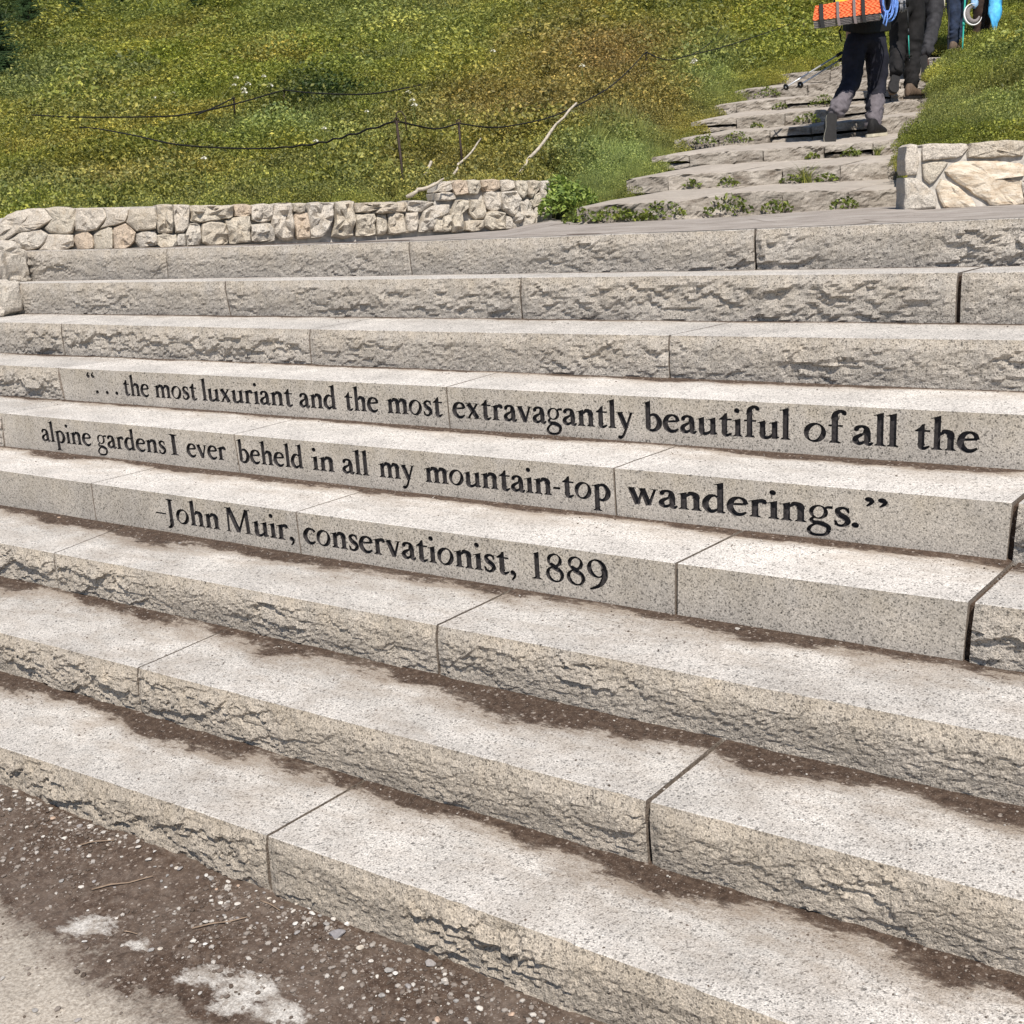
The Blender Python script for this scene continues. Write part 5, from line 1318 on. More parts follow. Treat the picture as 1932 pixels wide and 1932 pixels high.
# what they carry ----------------------------------------------------
def box_px(name, x0, y0, x1, y1, x2, y2, x3, y3, D, dep, mat, parent, rnd=.01, org=None, bump=None, nu=2, nv=2):
    """quad of photo points (TL,TR,BR,BL) at depth D, extruded away by dep; optional bump(u,v) relief on the near face"""
    c = [aD(x0, y0, D), aD(x1, y1, D), aD(x2, y2, D), aD(x3, y3, D)]
    bk = ray((x0+x2)/2, (y0+y2)/2)*dep; V = []
    U, W = np.meshgrid(np.linspace(0, 1, nu), np.linspace(0, 1, nv), indexing='ij')
    P = ((1-U)*(1-W))[..., None]*c[0]+(U*(1-W))[..., None]*c[1]+(U*W)[..., None]*c[2]+((1-U)*W)[..., None]*c[3]
    if bump is not None: P = P-CF*bump(U, W)[..., None]
    V = P.reshape(-1, 3); F = [grid_faces(nu, nv)]
    b = len(V); ci = [0, (nu-1)*nv, nu*nv-1, nv-1]
    rim = [i*nv for i in range(nu)]+[(nu-1)*nv+j for j in range(1, nv)]+[i*nv+nv-1 for i in range(nu-2, -1, -1)]+[j for j in range(nv-2, 0, -1)]
    V = np.vstack([V, V[rim]+bk]); m = len(rim)
    F.append(np.array([(rim[i], b+i, b+(i+1) % m, rim[(i+1) % m]) for i in range(m)]))
    cc = V[b:].mean(0); V = np.vstack([V, cc[None]]); F.append(np.array([(b+m, b+(i+1) % m, b+i) for i in range(m)]))
    return world_mesh(name, V, F, (mat,), parent, org=org)
def pack_stuff():
    bp = thing('backpack', aD(1628, 30, 9.2), 'dark backpack with a yellow panel worn by the nearest hiker', 'backpack')
    box_px('pack_body', 1588, -100, 1668, -102, 1672, 18, 1584, 22, 9.22, .30, M_PACK, bp, nu=14, nv=14, bump=lambda u, v: .06*np.sin(np.pi*u)**.6*np.sin(np.pi*v)**.5+.01*fbm(u*5, v*5))
    box_px('pack_lid', 1590, -122, 1666, -124, 1668, -98, 1588, -96, 9.16, .32, M_PACK, bp, nu=8, nv=5, bump=lambda u, v: .03*np.sin(np.pi*u)**.5*np.sin(np.pi*v)**.5)
    box_px('yellow_panel', 1574, -34, 1622, -42, 1624, 8, 1577, 13.5, 9.06, .05, M_YELLOW, bp, nu=8, nv=8, bump=lambda u, v: .012*np.sin(np.pi*u)**.4*np.sin(np.pi*v)**.4+.004*fbm(u*4, v*4))
    for x0, x1 in ((1600, 1606),): box_px('panel_slot', x0, -10, x1, -11, x1, 3, x0, 4, 9.04, .01, M_STRAPG, bp)
    tube('buckle', [aD(1621, 2, 9.04), aD(1621.5, 4.5, 9.04)], .007, M_BLACK, bp)
    pts = [aD(1636+45*math.cos(a), 47+4*math.sin(a)-abs(math.cos(a))*3, 9.6-.17*math.sin(a)) for a in np.linspace(math.pi, 0, 14)]
    V = []; 
    for p in pts: V += [p+np.array([0, 0, .04]), p-np.array([0, 0, .045])]
    V = np.array(V); V2 = V+CF*.02; n = len(pts)
    world_mesh('hip_belt', np.vstack([V, V2]), [np.array([(2*i, 2*i+1, 2*i+3, 2*i+2) for i in range(n-1)]+[(2*n+2*i+2, 2*n+2*i+3, 2*n+2*i+1, 2*n+2*i) for i in range(n-1)]+[(2*i+2, 2*n+2*i+2, 2*n+2*i, 2*i) for i in range(n-1)])], (M_STRAP,), bp)
    tube('loose_strap', [aD(1588, 50, 9.5), aD(1583, 60, 9.46), aD(1586, 68, 9.45), aD(1587, 78, 9.44)], .006, M_STRAP, bp)
    # folded foam pad strapped under the pack
    pd = thing('foam_pad', aD(1598, 52, 9.0), 'folded orange and grey foam sleeping pad strapped under the backpack', 'sleeping pad')
    egg = lambda n, m, a: (lambda u, v: a*(np.sin(u*n*math.pi+1.2*np.sin(v*m*2.2))*np.sin(v*m*math.pi)))
    box_px('orange_cover', 1538, 11, 1656, -9, 1663, 24, 1533, 39, 9.0, .26, M_ORANGE, pd, nu=80, nv=26, bump=egg(27, 7, .007))
    for i in range(5):
        t0, t1 = i/5, (i+1)/5-.03
        yl = lambda t: 39.6+15.5*t; yr = lambda t: 24.6+13.5*t; dx = 1.2*(i % 2)
        box_px('grey_fold', 1533+dx+i*.6, yl(t0), 1663-dx, yr(t0), 1662-dx-i*.6, yr(t1), 1534+dx+i*.6, yl(t1), 9.01, .25, M_GREYFOAM, pd, nu=70, nv=3, bump=lambda u, v: .006*np.sin(np.pi*v)+.003*np.sin(u*70))
    for x, mt, wd in ((1549, M_STRAP, .016), (1580, M_STRAPG, .011), (1611, M_STRAPG, .011), (1628, M_STRAP, .014)):
        f = (x-1535)/127; yt, ym, yb = 11.5-20*f, 39-15*f, 55-16.5*f
        p = [aD(x, yt-1, 9.22), aD(x, yt-1.2, 8.982), aD(x+1.0, ym, 8.978), aD(x+3.5, yb-.5, 8.985), aD(x+4.5, yb+.5, 9.2)]
        V = []; 
        for q in p: V += [q-CR*wd, q+CR*wd]
        V = np.array(V); n = len(p); W_ = np.vstack([V, V-CF*.004])
        world_mesh('strap', W_, [np.array([(2*n+2*i, 2*n+2*i+1, 2*n+2*i+3, 2*n+2*i+2) for i in range(n-1)]+[(2*i, 2*i+2, 2*n+2*i+2, 2*n+2*i) for i in range(n-1)]+[(2*i+1, 2*n+2*i+1, 2*n+2*i+3, 2*i+3) for i in range(n-1)])], (mt,), pd)
    # rope coil
    parts = []
    for i in range(9):
        cx, cy = 1673+1.6*(i % 5), 4+3*(i % 3); rx, ry = 9+i*.9, 26+2.2*((i*5) % 7)
        a = np.linspace(0, 2*math.pi, 26); 
        parts.append(tube_np([aD(cx+rx*math.cos(t), cy-6+ry*math.sin(t)*(1 if math.sin(t) > 0 else .8), 9.15+.008*i+.02*math.sin(3*t+i)) for t in a], .0058, 6, False))
    parts.append(tube_np([aD(1672, 20, 9.1), aD(1669, 34, 9.1), aD(1666, 44, 9.1), aD(1671, 49, 9.1), aD(1674, 36, 9.1), aD(1675, 20, 9.1)], .0062, 6))
    V, F = join(parts); o = world_mesh('rope_coil', V, F, (M_ROPEB,), org=aD(1673, 49, 9.1), smooth=True); tag(o, 'coil of pale blue rope hanging on the right side of the backpack', 'rope')
def pole(label, top, tip, split=.45, mt=M_BLACK, mb=M_SILVER, r=.0085, grip=True):
    top, tip = np.array(top), np.array(tip); t = thing('trekking_pole', tip, label, 'trekking pole'); m = top*(1-split)+tip*split; d = (tip-top)/np.linalg.norm(tip-top)
    tube('upper_shaft', [top, m], r, mt, t); tube('lower_shaft', [m, tip-d*.05], r*.85, mb, t)
    tube('lock', [m-d*.03, m+d*.03], r*1.7, mt, t); tube('tip', [tip-d*.05, tip-d*.01, tip], [.006, .005, .003], M_BLACK, t)
    b0 = tip-d*.06; tube('basket', [b0-d*.003, b0+d*.003], [.028, .028], M_BLACK, t, seg=10)
    if grip: tube('grip', [top-d*.13, top-d*.07, top], [.014, .012, .015], M_BLACK, t)
pack_stuff()
h1 = aD(1642, 66, 9.98)
pole('longer upper pole of the slanting black-and-silver pair left of the nearest hiker', h1, aD(1474, 170, 9.55), .36)
pole('shorter lower pole of the slanting black-and-silver pair left of the nearest hiker', h1+np.array([0, 0, -.05]), aD(1502, 165, 9.5), .40)
pole('black trekking pole standing upright in front of the fourth hiker', aD(1791, -14, 15.2), aD(1788, 131, 14.3), .6, M_BLACK, M_BLACK, .011)
pole('teal trekking pole between the two furthest hikers', aD(1821.5, -16, 15.5), aD(1815, 107, 15.3), .5, M_TEAL, M_TEAL, .012)
pole('short pale yellow pole end beside the third hiker', aD(1781, -60, 14.2), aD(1782, 23, 14.2), .5, M_BLACK, M_CREAM, .011)
pole('dark green trekking pole half hidden between the legs of the first two hikers', aD(1712, 12, 11.0), aD(1716, 118, 11.05), .45, M_BLACK, M_TEAL, .006)
def arc_pad():
    t = thing('curved_pad', aD(1832, 45, 15.4), 'grey crescent of gear with a white rim hanging between the two furthest hikers', 'hiking gear')
    a = np.radians(np.linspace(75, 345, 24)); c = (1836, 27)
    def arc(r0, w, D, mat, nm):
        pts = [aD(c[0]+(r0)*math.cos(q)*.95, c[1]-(r0)*math.sin(q)*1.15, D) for q in a]; wd = np.sin(np.linspace(.25, math.pi-.25, 24))*w
        tube(nm, pts, wd, mat, t, seg=10)
    arc(12.5, .040, 15.4, M_GREYFOAM, 'pad_body'); arc(17.5, .012, 15.36, M_WHITE, 'pad_rim')
arc_pad()
def hang_cloth(name, label, cat, x, y0, y1, w0, w1, D, mat, lean=0):
    r = []; n = 16; m = 12
    for i in range(n):
        t = i/(n-1); y = y0+(y1-y0)*t; w_ = w0+(w1-w0)*math.sin(math.pi*min(1, t*.9))*1.0; w_ = w_*(1-max(0, t-.75)*2.6)
        r.append([aD(x+lean*t+w_*math.cos(2*math.pi*j/m), y, D+.07*math.sin(2*math.pi*j/m)+.02*math.sin(5*t+j*2)) for j in range(m)])
    V = np.array(r).reshape(-1, 3); F = [(i*m+j, i*m+(j+1) % m, (i+1)*m+(j+1) % m, (i+1)*m+j) for i in range(n-1) for j in range(m)]
    V = np.vstack([V, V[:m].mean(0)[None], V[-m:].mean(0)[None]]); T = [(n*m, (j+1) % m, j) for j in range(m)]+[(n*m+1, (n-1)*m+j, (n-1)*m+(j+1) % m) for j in range(m)]
    V = wrinkle(V, .02, 3, 12)
    o = world_mesh(name, V, [np.array(F), np.array(T)], (mat,), org=V[-1], smooth=True); tag(o, label, cat)
hang_cloth('hanging_garment', 'bright cyan garment hanging down beside the furthest hiker', 'clothing', 1880, -60, 58, 6, 13, 15.9, M_CYAN, -4)
hang_cloth('blue_pouch', 'small light blue pouch above the grey crescent between the furthest hikers', 'pouch', 1839, -22, 16, 5, 8, 15.7, M_LTBLUE)

# ------------------------------------------------------------------ rope barrier, dead wood
def ride(x, y, D):
    if D < 10.0: return D
    Ds = np.linspace(8, 60, 600); Pp = np.array([aD(x, y, d) for d in Ds]); hz = terrain_at(Pp[:, 0], Pp[:, 1])+.42
    b_ = np.where(Pp[:, 2] < hz)[0]; return float(Ds[b_[0]]) if len(b_) else D
def post(label, x0, y0, x1, y1, D, r=.009, hook=False):
    D = ride(x0, y0, D); a, b_ = aD(x1, y1, D), aD(x0, y0, D); a[2] -= .12; t = thing('barrier_post', a, label, 'post')
    tube('rod', [a, b_], r, M_RUST, t, seg=6)
    tube('eye_ring', [b_+CR*.018*math.cos(q)+np.array([0, 0, 1])*.018*math.sin(q) for q in np.linspace(0, 6.28, 10)], .004, M_RUST, t, seg=5)
    if hook: tube('hook', [b_, b_+np.array([0, 0, .04]), aD(x0+2, y0-17, D), aD(x0+9, y0-18, D), aD(x0+16, y0-8, D), aD(x0+19, y0+18, D)], .004, M_RUST, t, seg=6)
post('tall thin iron post with a hooked top behind the low wall', 748, 228, 767, 382, 7.6, hook=True)
post('thin dark post standing right of the hooked iron post', 865, 230, 872, 300, 8.8, .009)
post('short far post holding up the middle of the upper rope', 535, 170, 536, 190, 17, .012)
post('short far post where a rope end rises left of the middle of the upper rope', 441, 185, 441, 198, 18, .011)
post('dark post in the rusty shrubs where the ropes fork', 1219, 98, 1222, 140, 10.5, .009)
post('far post beside the hiking party at the right end of the rope', 1516, 37, 1518, 80, 15, .012)
def rope(label, pts, r=.0055, wave=0):
    p = []
    for (x, y, D) in pts: p.append(aD(x, y, ride(x, y, D)))
    p = np.array(p); q = np.vstack([2*p[0]-p[1], p, 2*p[-1]-p[-2]]); out = []
    for i in range(len(p)-1):
        a, b_, c, d = q[i], q[i+1], q[i+2], q[i+3]
        for t in np.linspace(0, 1, 14, endpoint=(i == len(p)-2)): out.append(.5*((2*b_)+(-a+c)*t+(2*a-5*b_+4*c-d)*t*t+(-a+3*b_-3*c+d)*t**3))
    out = np.array(out)
    if wave: s = np.linspace(0, 1, len(out)); out[:, 2] += wave*np.sin(s*len(out)*1.1)*sstep(.55, .8, s)*sstep(1, .95, s)
    o = tube('barrier_rope', out, r, M_ROPE, seg=6); tag(o, label, 'rope')
rope('sagging black rope running left from the hooked iron post', [(150, 240, 13), (185, 243, 12), (250, 255, 11), (330, 272, 10), (420, 279, 9.3), (500, 280, 8.8), (590, 272, 8.3), (660, 255, 8), (748, 228, 7.6)], .007, .006)
rope('black rope from the hooked iron post to the thin dark post', [(748, 228, 7.6), (790, 238, 7.9), (825, 243, 8.3), (865, 233, 8.8)], .006)
rope('black rope rising from the thin dark post to the fork in the rusty shrubs', [(865, 233, 8.8), (920, 240, 9), (966, 237, 9.1), (1041, 220, 9.4), (1116, 185, 9.8), (1168, 150, 10.1), (1219, 98, 10.5)], .006)
rope('black rope from the fork in the shrubs rising toward the hikers', [(1219, 98, 10.5), (1240, 108, 10.8), (1266, 113, 11), (1306, 103, 11.5), (1360, 90, 12.3), (1440, 64, 13.5), (1516, 37, 15)], .0065)
rope('thin rope branching steeply up from the fork behind the shrubs', [(1306, 103, 11.6), (1335, 85, 12.6), (1352, 65, 13.8), (1362, 48, 15)], .005)
rope('upper far rope left of its short middle post', [(60, 217, 22), (150, 221, 21), (300, 220, 19.5), (360, 214, 18.8), (440, 197, 18), (535, 170, 17)], .009)
rope('upper far rope right of its short middle post', [(535, 170, 17), (600, 176, 16.8), (700, 177, 16.4), (795, 160, 16)], .0085)
rope('short rope end rising to the second far post', [(370, 217, 18.7), (410, 200, 18.3), (441, 185, 18)], .008)
def branch(label, pts, r0, r1, D0, D1, mat=M_BIRCH):
    n = len(pts); p = [aD(x, y, D0+(D1-D0)*i/(n-1)) for i, (x, y) in enumerate(pts)]; q = []
    for i in range(n-1):
        for t in (0, .33, .66): q.append(p[i]*(1-t)+p[i+1]*t)
    q.append(p[-1]); q = np.array(q); q += np.array([vnoise(np.arange(len(q))*.9+i*9, np.arange(len(q))*0) for i in range(3)]).T*.008
    o = tube('dead_branch', q, np.linspace(r0, r1, len(q))*(1+.25*vnoise(np.arange(len(q))*1.3, np.arange(len(q))*0)), mat, seg=8); tag(o, label, 'branch')
branch('long bleached branch leaning up out of the shrubs behind the taller wall end', [(968, 345), (998, 300), (1022, 272), (1050, 235), (1086, 193)], .011, .010, 7.9, 8.6)
branch('knobbly dead branch leaning up behind the middle of the wall', [(850, 340), (866, 310), (888, 288), (908, 262)], .010, .005, 7.9, 8.3)
branch('grey driftwood stick lying on the low wall left of its taller end', [(768, 374), (790, 358), (816, 350), (838, 338)], .013, .006, 7.0, 7.1)
branch('short broken stub beside the driftwood stick', [(797, 338), (806, 322), (813, 305)], .008, .010, 7.8, 7.9)
branch('pale stick lying on top of the wall beside the taller end', [(818, 366), (834, 352), (856, 342)], .007, .004, 7.0, 7.05)

# ------------------------------------------------------------------ conifers at the top of the meadow
M_NEEDLE = simple('fir_needles', (.040, .075, .024), .7, .5, 3)
M_BARK = simple('fir_bark', (.06, .045, .035), .9, .3, 8)
def fir_mesh(seed, H=1.0):
    r = np.random.default_rng(seed); V = []; F = []
    for i in range(46):
        t = i/45; z = H*(.10+.88*t); R = H*.38*(1-t)**.8+.015; k = int(11-6*t)
        for j in range(k):
            a = r.random()*6.283; L = R*(.65+.5*r.random()); d = np.array([math.cos(a), math.sin(a), -.10+.3*t]); s = np.array([-math.sin(a), math.cos(a), 0])
            for q in np.linspace(.12, 1, 7):
                c = np.array([0, 0, z])+d*L*q+r.normal(0, .008, 3); wq = H*.030*(1.25-q*.7)*(.7+.6*r.random())
                for sg in (-1, 1):
                    e = s*sg*.8+d*.6+np.array([0, 0, -.15+.3*r.random()]); e /= np.linalg.norm(e); n0 = len(V)
                    up_ = np.array([0, 0, 1.])*.3*wq
                    V += [c-up_, c+e*wq*1.0+d*wq*.3, c+e*wq*1.9, c+up_+d*wq*.2]; F.append((n0, n0+1, n0+2, n0+3))
    return np.array(V), np.array(F)
FIRS = [mesh_np('crown', *(lambda v, f: (v, [f]))(*fir_mesh(s_)), (M_NEEDLE,)) for s_ in (1, 2, 3)]
tv, tf = tube_np([(0, 0, -.05), (0, 0, .5), (0, 0, .98)], [.028, .018, .003], 7); TRUNK = mesh_np('trunk', tv, tf, (M_BARK,))
for i, (x, yb, D, H, lab) in enumerate([(4, 178, 42, 3.9, 'large dark fir at the left edge of the meadow'), (62, 78, 48, 2.6, 'dark young fir just right of the large one in the top left corner'),
        (147, 62, 46, 2.3, 'fir with layered boughs at the top, right of the corner clump'), (232, 38, 52, 1.6, 'small olive fir between two taller ones near the top'), (376, 42, 48, 1.9, 'thin young fir alone on the upper meadow'),
        (458, 26, 52, .9, 'tiny fir sprig at the top edge of the meadow'), (810, 8, 50, 2.2, 'dark fir whose skirt hangs in at the top centre'), (845, 6, 52, 1.6, 'fir skirt just right of the one at the top centre'), (445, 2, 54, 2.0, 'fir base barely in view above the tiny sprig')]):
    # root where the hill meets the line of sight
    Ds = np.linspace(12, 130, 900); Pp = np.array([aD(x, yb, d) for d in Ds]); hz = terrain_at(Pp[:, 0], Pp[:, 1]); below = np.where(Pp[:, 2] < hz)[0]
    P0 = Pp[below[0]] if len(below) else aD(x, yb, D); dd = Ds[below[0]] if len(below) else D; H = H*dd/D
    t = thing('fir_tree', P0, lab, 'tree'); t.scale = (1, 1, 1)
    c = obj('crown', FIRS[i % 3], t); c.scale = (H*1.0, H*1.0, H); c.rotation_euler = (0, 0, i*1.7)
    k = obj('trunk', TRUNK, t); k.scale = (H, H, H)

# ------------------------------------------------------------------ weeds on the stairway, leafy plant by the wall
M_WEED = mat_leaf('weed_leaf', False, (.13, .17, .035)); M_GRASS = mat_leaf('grass_blade', False, (.22, .25, .07)); M_LUSH = mat_leaf('lush_leaf', False, (.20, .28, .07))
def plant(name, P, kind, size, label, seed, group=None, mat=None):
    r = np.random.default_rng(seed)
    if kind == 'weed': v, f, l = leaves(int(150*size/.12), size, size*.9, .016, r, .3)
    elif kind == 'grass': v, f, l = blades(46, size*.5, size*1.5, r, .004, .9)
    else: v, f, l = leaves(int(420), size*1.15, size*1.5, .019, r, .45, 2.0)
    o = obj(name, mesh_np(name, v, [f], (mat or {'weed': M_WEED, 'grass': M_GRASS, 'lush': M_LUSH}[kind],), {'leafv': l}), None, P); tag(o, label, 'plant', group); return o
q8 = lambda x, y: (1088.2+x*.4368, 108.8+y*.4368)
WEEDS = [ # enlargement q8: x, y base, step index of the foot, size, kind, label
 (30, 705, 0, .10, 'weed', 'low weed at the far left end of the lowest flagstone step'), (165, 690, 0, .10, 'weed', 'leafy weed second from the left along the lowest flagstone step'), (235, 695, 0, .08, 'weed', 'smaller leafy weed third from the left along the lowest flagstone step'),
 (385, 695, 0, .12, 'weed', 'large bushy weed against the left part of the lowest flagstone step'), (665, 678, 0, .13, 'weed', 'dark bushy weed filling a joint in the middle of the lowest flagstone step'), (870, 665, 0, .09, 'weed', 'bright weed right of the dark bushy one on the lowest flagstone step'),
 (1160, 640, 0, .08, 'weed', 'ragged weed in the right-hand joint of the lowest flagstone step'), (310, 695, 0, .06, 'weed', 'flat weed left of the large bushy weed on the lowest flagstone step'),
 (660, 545, 1, .07, 'weed', 'small weed in the left joint of the second flagstone step'), (1000, 535, 1, .11, 'grass', 'spiky grass tuft at the foot of the second flagstone step'), (930, 538, 1, .07, 'weed', 'dry weed left of the spiky grass tuft'), (1080, 530, 1, .07, 'weed', 'dry weed right of the spiky grass tuft'),
 (560, 380, 3, .10, 'weed', 'weed at the left on the third tread under a dark gap'), (700, 372, 3, .11, 'weed', 'thick weed on the third tread left of the squared stone'),
 (1190, 415, 2, .07, 'weed', 'weed in the riser just below and right of the raised boot'), (1300, 405, 2, .06, 'grass', 'straggly grass at the right of the third flagstone step'),
 (1000, 282, 4, .11, 'weed', 'dark bush growing from the riser left of the hiker\'s bent knee'), (780, 300, 4, .06, 'weed', 'pale sprig in the riser left of the hiker\'s bent knee bush'), (1065, 210, 5, .12, 'weed', 'thick dark weed on a riser just left of the hiker\'s knee'),
 (830, 175, 6, .13, 'weed', 'wide leafy weed left of the pole tips'), (1490, 300, 3, .10, 'weed', 'weed at the right end of the fourth flagstone step'), (500, 560, 1, .06, 'weed', 'small weed at the left of the second flagstone step'),
 (880, 230, 5, .07, 'weed', 'low weed along the middle of the sixth flagstone riser'), (1020, 448, 2, .05, 'weed', 'tiny weed under the third flagstone step left of the boot')]
for i, (x, y, si, sz, kd, lab) in enumerate(WEEDS):
    px, py = q8(x, y); P = up_foot(si, px); P[1] -= sz*.35; P[2] -= .01
    plant('weed' if kd == 'weed' else 'grass_tuft', P, kd, sz*1.15, lab, 500+i)
for i, (x, y, D, sz, lab) in enumerate([(1058, 398, 7.15, .13, 'bright leafy plant against the end of the taller wall'), (1085, 385, 7.2, .13, 'bright leafy plant just right of the one against the wall end'), (1050, 350, 7.35, .12, 'leafy plant standing behind the end of the taller wall'), (1105, 408, 6.95, .07, 'small leafy plant at the corner of the lowest flagstone step')]):
    P = aD(x, y, D); P[2] = min(P[2], .15); plant('leafy_plant', P-np.array([0, 0, .05]), 'lush', sz, lab, 700+i)
M_PETAL = simple('white_petals', (.85, .83, .72), .7)
FL = [(442,163),(446,150),(460,171),(468,163),(462,178),(498,147),(510,166),(327,179),(291,187),(385,302),(692,213),(596,269),(1306,121),(1310,118),(770,178),(778,192),(782,202),(612,245),(1098,128),(930,100)]
fv, ff, fl_ = leaves(26, .036, .05, .026, np.random.default_rng(3), 1.2, 1.2)
FM = mesh_np('flower_head', fv, [ff], (M_PETAL,)); sv_, sf_ = tube_np([(0, 0, -.35), (0, 0, 0)], .004, 5); M_STEM = simple('green_stem', (.08, .12, .03)); SM = mesh_np('stem', sv_, sf_, (M_STEM,))
for i, (x, y) in enumerate(FL):
    Ds = np.linspace(7, 60, 700); Pp = np.array([aD(x, y+6, d) for d in Ds]); hz = terrain_at(Pp[:, 0], Pp[:, 1])+.34; below = np.where(Pp[:, 2] < hz)[0]
    d = Ds[below[0]]-.1 if len(below) else 12; P = aD(x, y, d)
    t = thing('white_flower', P, 'small white flower head standing above the meadow shrubs', 'flower', 'white flowers scattered over the meadow'); s_ = d/12*(.55+.35*random.random())
    for nm, me in (('flower_head', FM), ('stem', SM)):
        c = obj(nm, me, t); c.scale = (s_, s_, s_)

# ------------------------------------------------------------------ pebbles, gravel, twigs
def mat_pebble():
    m, t = newmat('pebble'); b = NB(t); P = b.pos(); oi = b.n('ShaderNodeObjectInfo')
    c = b.ramp(oi.outputs['Random'], [(0, (.28, .265, .25)), (.2, (.40, .375, .345)), (.4, (.52, .485, .44)), (.6, (.28, .26, .25)), (.7, (.46, .41, .35)), (.8, (.56, .54, .51)), (.96, (.44, .32, .24))], 'CONSTANT')
    c = b.mix(1.0, c, b.ramp(b.noise(150, 3, .7, P), [(.3, .7), (.7, 1.2)]), 'MULTIPLY'); b.out(c, .85, b.noise(200, 3, .6, P), .3, .001); return m
M_PEB = mat_pebble()
def mat_gravel():
    m, t = newmat('grit'); b = NB(t); P = b.pos(); a = b.n('ShaderNodeAttribute', attribute_name='leafv')
    c = b.ramp(a.outputs['Fac'], [(0, (.07, .052, .04)), (.4, (.14, .11, .09)), (.7, (.23, .20, .175)), (.92, (.34, .31, .28)), (1, (.55, .52, .47))]); b.out(c, .9); return m
M_GRIT = mat_gravel()
def stone_v(seed, sub=1):
    import bmesh
    bm = bmesh.new(); bmesh.ops.create_icosphere(bm, subdivisions=sub, radius=1); V = np.array([v.co[:] for v in bm.verts]); F = np.array([[v.index for v in f.verts] for f in bm.faces]); bm.free()
    r = np.random.default_rng(seed); V = V*(1+.22*fbm(V[:, 0]*1.2+seed, V[:, 1]*1.2, V[:, 2]*1.2, 2, seed))[:, None]
    for _ in range(5):         # broken flat sides
        n = r.normal(size=3); n /= np.linalg.norm(n); d = V@n; lim = .55+.25*r.random(); V = V-np.clip(d-lim, 0, None)[:, None]*n
    return V*np.array([1, .78, .5]), F
PEBS = [mesh_np('pebble', *(lambda v, f: (v, [f]))(*stone_v(s_, 2)), (M_PEB,)) for s_ in range(8)]
def peb(x, y, size, i, label='small rounded or broken pebble lying in the dirt at the foot of the steps', group='pebbles in the dirt', name='pebble', z=GZ, flat=.6):
    P = on_ground(x, y) if z == GZ else az(x, y, z); o = obj(name, PEBS[i % 8], None, P+np.array([0, 0, size*.32]))
    o.scale = (size, size, size*flat/.5*.7); o.rotation_euler = (random.uniform(-.25, .25), random.uniform(-.25, .25), random.random()*6.28)
    tag(o, label, 'stone', group)
q7 = lambda x, y: (x*.3379, 1414.6+y*.3379)
PB = [(345,735,26),(445,540,24),(575,465,26),(500,597,26),(380,560,22),(833,618,30),(865,655,16),(957,650,20),(990,665,24),(935,705,18),(903,735,18),(455,770,24),(525,740,22),(865,570,16),(770,515,24),(510,512,18),(240,485,14),(85,262,20),(185,300,16),(498,438,14),(65,555,20),(620,668,14),(695,545,12),(490,900,16),(555,888,12),(1145,1088,22),(905,1168,12),(845,1122,28),(895,1115,28),(1215,935,18),(1252,928,18),(1325,943,20),(1325,868,30),(1275,852,22),(1210,782,20),(1275,740,22),(1330,762,18),(1185,765,14),(1430,790,14),(1505,832,20),(1530,850,18),(1575,885,24),(1640,905,24),(1730,885,26),(1740,915,28),(1785,930,22),(1660,1025,30),(1650,975,30),(1600,1050,14),(1865,950,30),(1700,970,18),(1545,1018,16),(1395,998,16),(1435,970,16),(1150,965,34),(1150,705,22),(1105,715,18),(1690,1220,20),(1120,1362,24),(1075,1345,14),(610,1182,20),(810,1285,20),(195,1460,30),(435,1515,30),(470,1075,24),(650,945,20),(550,950,12),(640,770,14),(780,775,10),(975,905,12),(1040,1225,10),(1455,1265,18),(1850,1165,16),(15,1280,24),(600,535,16),(680,600,14),(790,700,12),(925,770,14),(1440,880,14),(1475,800,14),(1560,970,12),(1600,940,14)]
for i, (x, y, s_) in enumerate(PB):
    X_, Y_ = q7(x, y); dd = (az(X_, Y_, GZ)-CAM)@CF; peb(X_, Y_, s_*.3379*dd/FPX*.70, i)
# continuing along the foot of the steps to the right of that enlargement
for i, (x, y, s_) in enumerate([(680,1790,9),(700,1815,7),(655,1745,8),(640,1725,7),(735,1832,10),(745,1838,8),(812,1820,13),(838,1853,12),(770,1862,8),(905,1905,10),(860,1890,7),(965,1915,8),(720,1880,8),(700,1905,7),(760,1925,8),(826,1925,9),(880,1925,8),(600,1700,7),(575,1690,7),(560,1705,6),(590,1725,8),(615,1745,9),(30,1495,7),(55,1510,8),(20,1530,6),(100,1545,7),(150,1560,7),(340,1640,8),(400,1660,8),(260,1600,7)]):
    dd = (az(x, y, GZ)-CAM)@CF; peb(x, y, s_*dd/FPX*.9, i+3)
big = obj('rock', mesh_np('rock', *(lambda v, f: (v*np.array([1, 1, .45]), [f]))(*stone_v(77, 3)), (simple('dark_grey_stone', (.21, .20, .205), .9, .25, 120, .4, .002),)), None, on_ground(637, 1766)+np.array([0, 0, .004])); big.scale = (.021, .018, .040); big.rotation_euler = (.1, 0, .6)
tag(big, 'largest stone in the dirt, dark grey and kite-shaped with a flat top', 'stone')
peb(1394, 1192*1.0+0, .02, 2, 'loose pale pebble on the tread below the engraved steps at the right', None, 'pebble', -6*RISE-.0)
for i, (x, y, k, s_) in enumerate([(113,978,6,9),(340,1026,6,7),(512,1032,6,6),(1662,1226,6,11),(510,1083,6,6),(790,1100,6,7),(1000,1150,6,6),(330,1130,7,7),(640,1280,7,6),(395,1190,7,10),(1160,1395,7,7),(1580,1465,7,7),(1260,1230,6,6),(930,1118,6,7),(650,1860,8,6)][:14]):
    zz = -k*RISE+.006; P = aY(x, y, -k*TREAD+.02); P = az(x, y, zz); dd = (P-CAM)@CF
    peb(x, y, s_*dd/FPX*.6, i, 'small stone lying on the dirty back of a granite tread', 'small stones on the treads', 'pebble', zz)
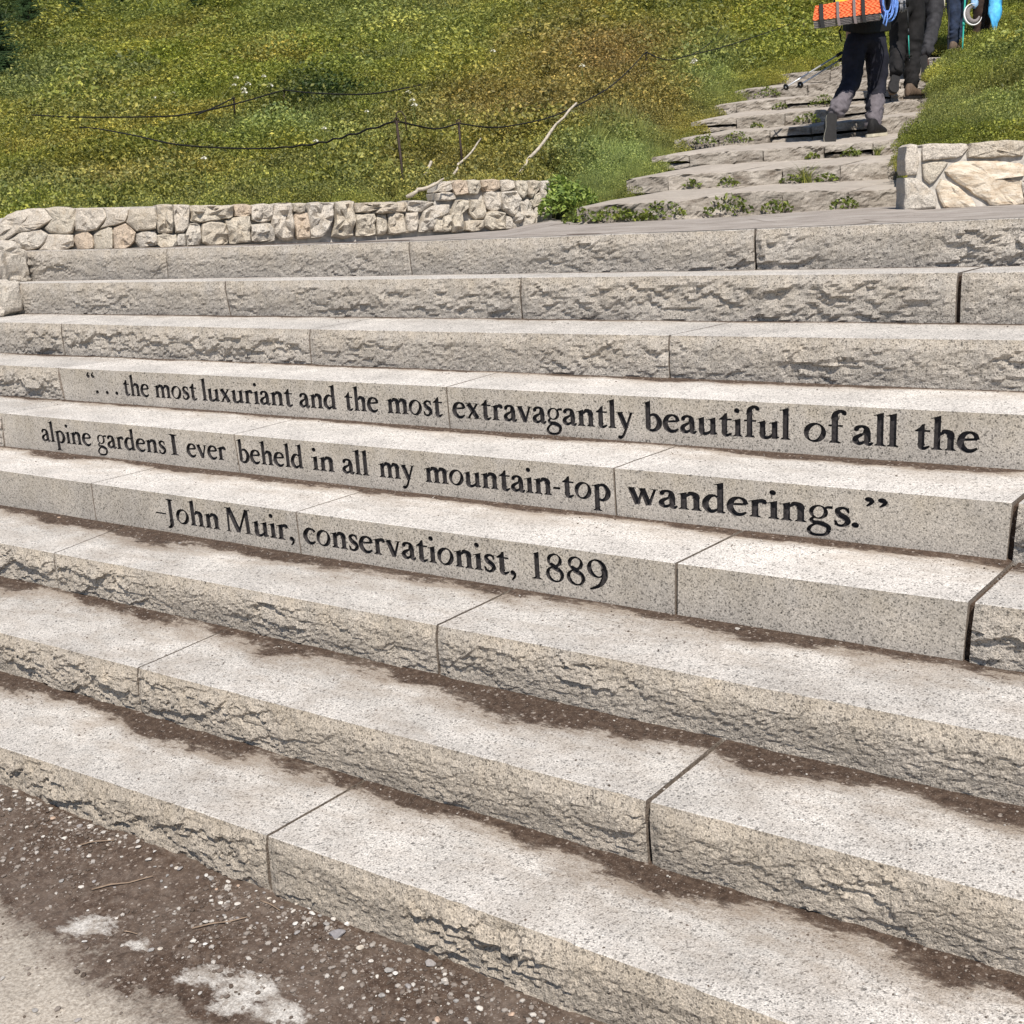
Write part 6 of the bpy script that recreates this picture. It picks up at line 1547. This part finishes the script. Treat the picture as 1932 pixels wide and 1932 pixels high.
def twig(label, pts, r=.003, z=GZ):
    p = [on_ground(x, y)+np.array([0, 0, .004+.003*(i % 2)]) for i, (x, y) in enumerate(pts)]
    q = []; 
    for a, b_ in zip(p[:-1], p[1:]): q += [a, a*.5+b_*.5]
    q.append(p[-1]); o = tube('twig', q, np.linspace(r, r*.6, len(q)), M_TWIG, seg=6); tag(o, label, 'twig')
twig('longer curved twig lying across the dirt at the left', [q7(515, 788), q7(620, 765), q7(720, 750), q7(855, 718)], .0023)
twig('curved twig beside a flat grey pebble in the middle of the dirt', [q7(1075, 1005), q7(1180, 985), q7(1290, 965), q7(1382, 948)], .0023)
twig('dark half-buried twig among pebbles near the steps at the left', [q7(430, 545), q7(520, 525), q7(640, 512)], .0022)
twig('tiny pale curled twig on the granite band', [q7(690, 1020), q7(725, 1030), q7(770, 1037)], .0018)
twig('short thin twig among the pebbles below the joint of the lowest step', [q7(1455, 850), q7(1510, 875), q7(1565, 905)], .002)
def gravel():
    r = np.random.default_rng(9); parts = []
    base = [stone_v(s_, 0) for s_ in range(30, 36)]
    n = 20000; X = r.uniform(-5.5, .8, n); d = r.exponential(.15, n); Y = -8*TREAD-.03-d
    cl = fbm(X*2.2, Y*2.2, None, 3, 5) > -.12; X, Y = X[cl], Y[cl]
    s = .0014+.0085*r.random(len(X))**5; Z = ground_z(X, Y)
    # grit on the dirty backs of the treads
    for k, m in ((1, 120), (2, 300), (3, 450), (4, 600), (5, 900), (6, 1600), (7, 1700), (8, 1500)):
        x = r.uniform(-6, .4, m); w_ = DIRTW[k]*.9; y = -(k-1)*TREAD-.03-r.exponential(w_, m); y = np.maximum(y, -k*TREAD+.02)
        f = (y+k*TREAD)/TREAD; z = lipz(k, x)*(1-f)+footz(k-1, x)*f
        X = np.concatenate([X, x]); Y = np.concatenate([Y, y]); Z = np.concatenate([Z, z]); s = np.concatenate([s, .0012+.0032*r.random(m)**4])
    rot = r.random(len(X))*6.283; kk = r.integers(0, 6, len(X)); V = []; F = []; L = []; o = 0
    for q in range(6):
        ids = np.where(kk == q)[0]; bv, bf = base[q]; c, sn = np.cos(rot[ids]), np.sin(rot[ids])
        vx = bv[None, :, 0]*c[:, None]-bv[None, :, 1]*sn[:, None]; vy = bv[None, :, 0]*sn[:, None]+bv[None, :, 1]*c[:, None]; vz = np.broadcast_to(bv[None, :, 2], vx.shape)
        W = np.stack([vx, vy, vz], -1)*s[ids][:, None, None]+np.stack([X[ids], Y[ids], Z[ids]+s[ids]*.25], -1)[:, None]
        V.append(W.reshape(-1, 3)); F.append((bf[None]+(np.arange(len(ids))*len(bv))[:, None, None]).reshape(-1, 3)+o); L.append(np.repeat(r.random(len(ids)), len(bv))); o += len(ids)*len(bv)
    g = world_mesh('gravel', np.vstack(V), [np.vstack(F)], (M_GRIT,), attrs={'leafv': np.concatenate(L)}); tag(g, kind='stuff', label='fine gravel and grit strewn at the foot of the steps and along the treads')
gravel()
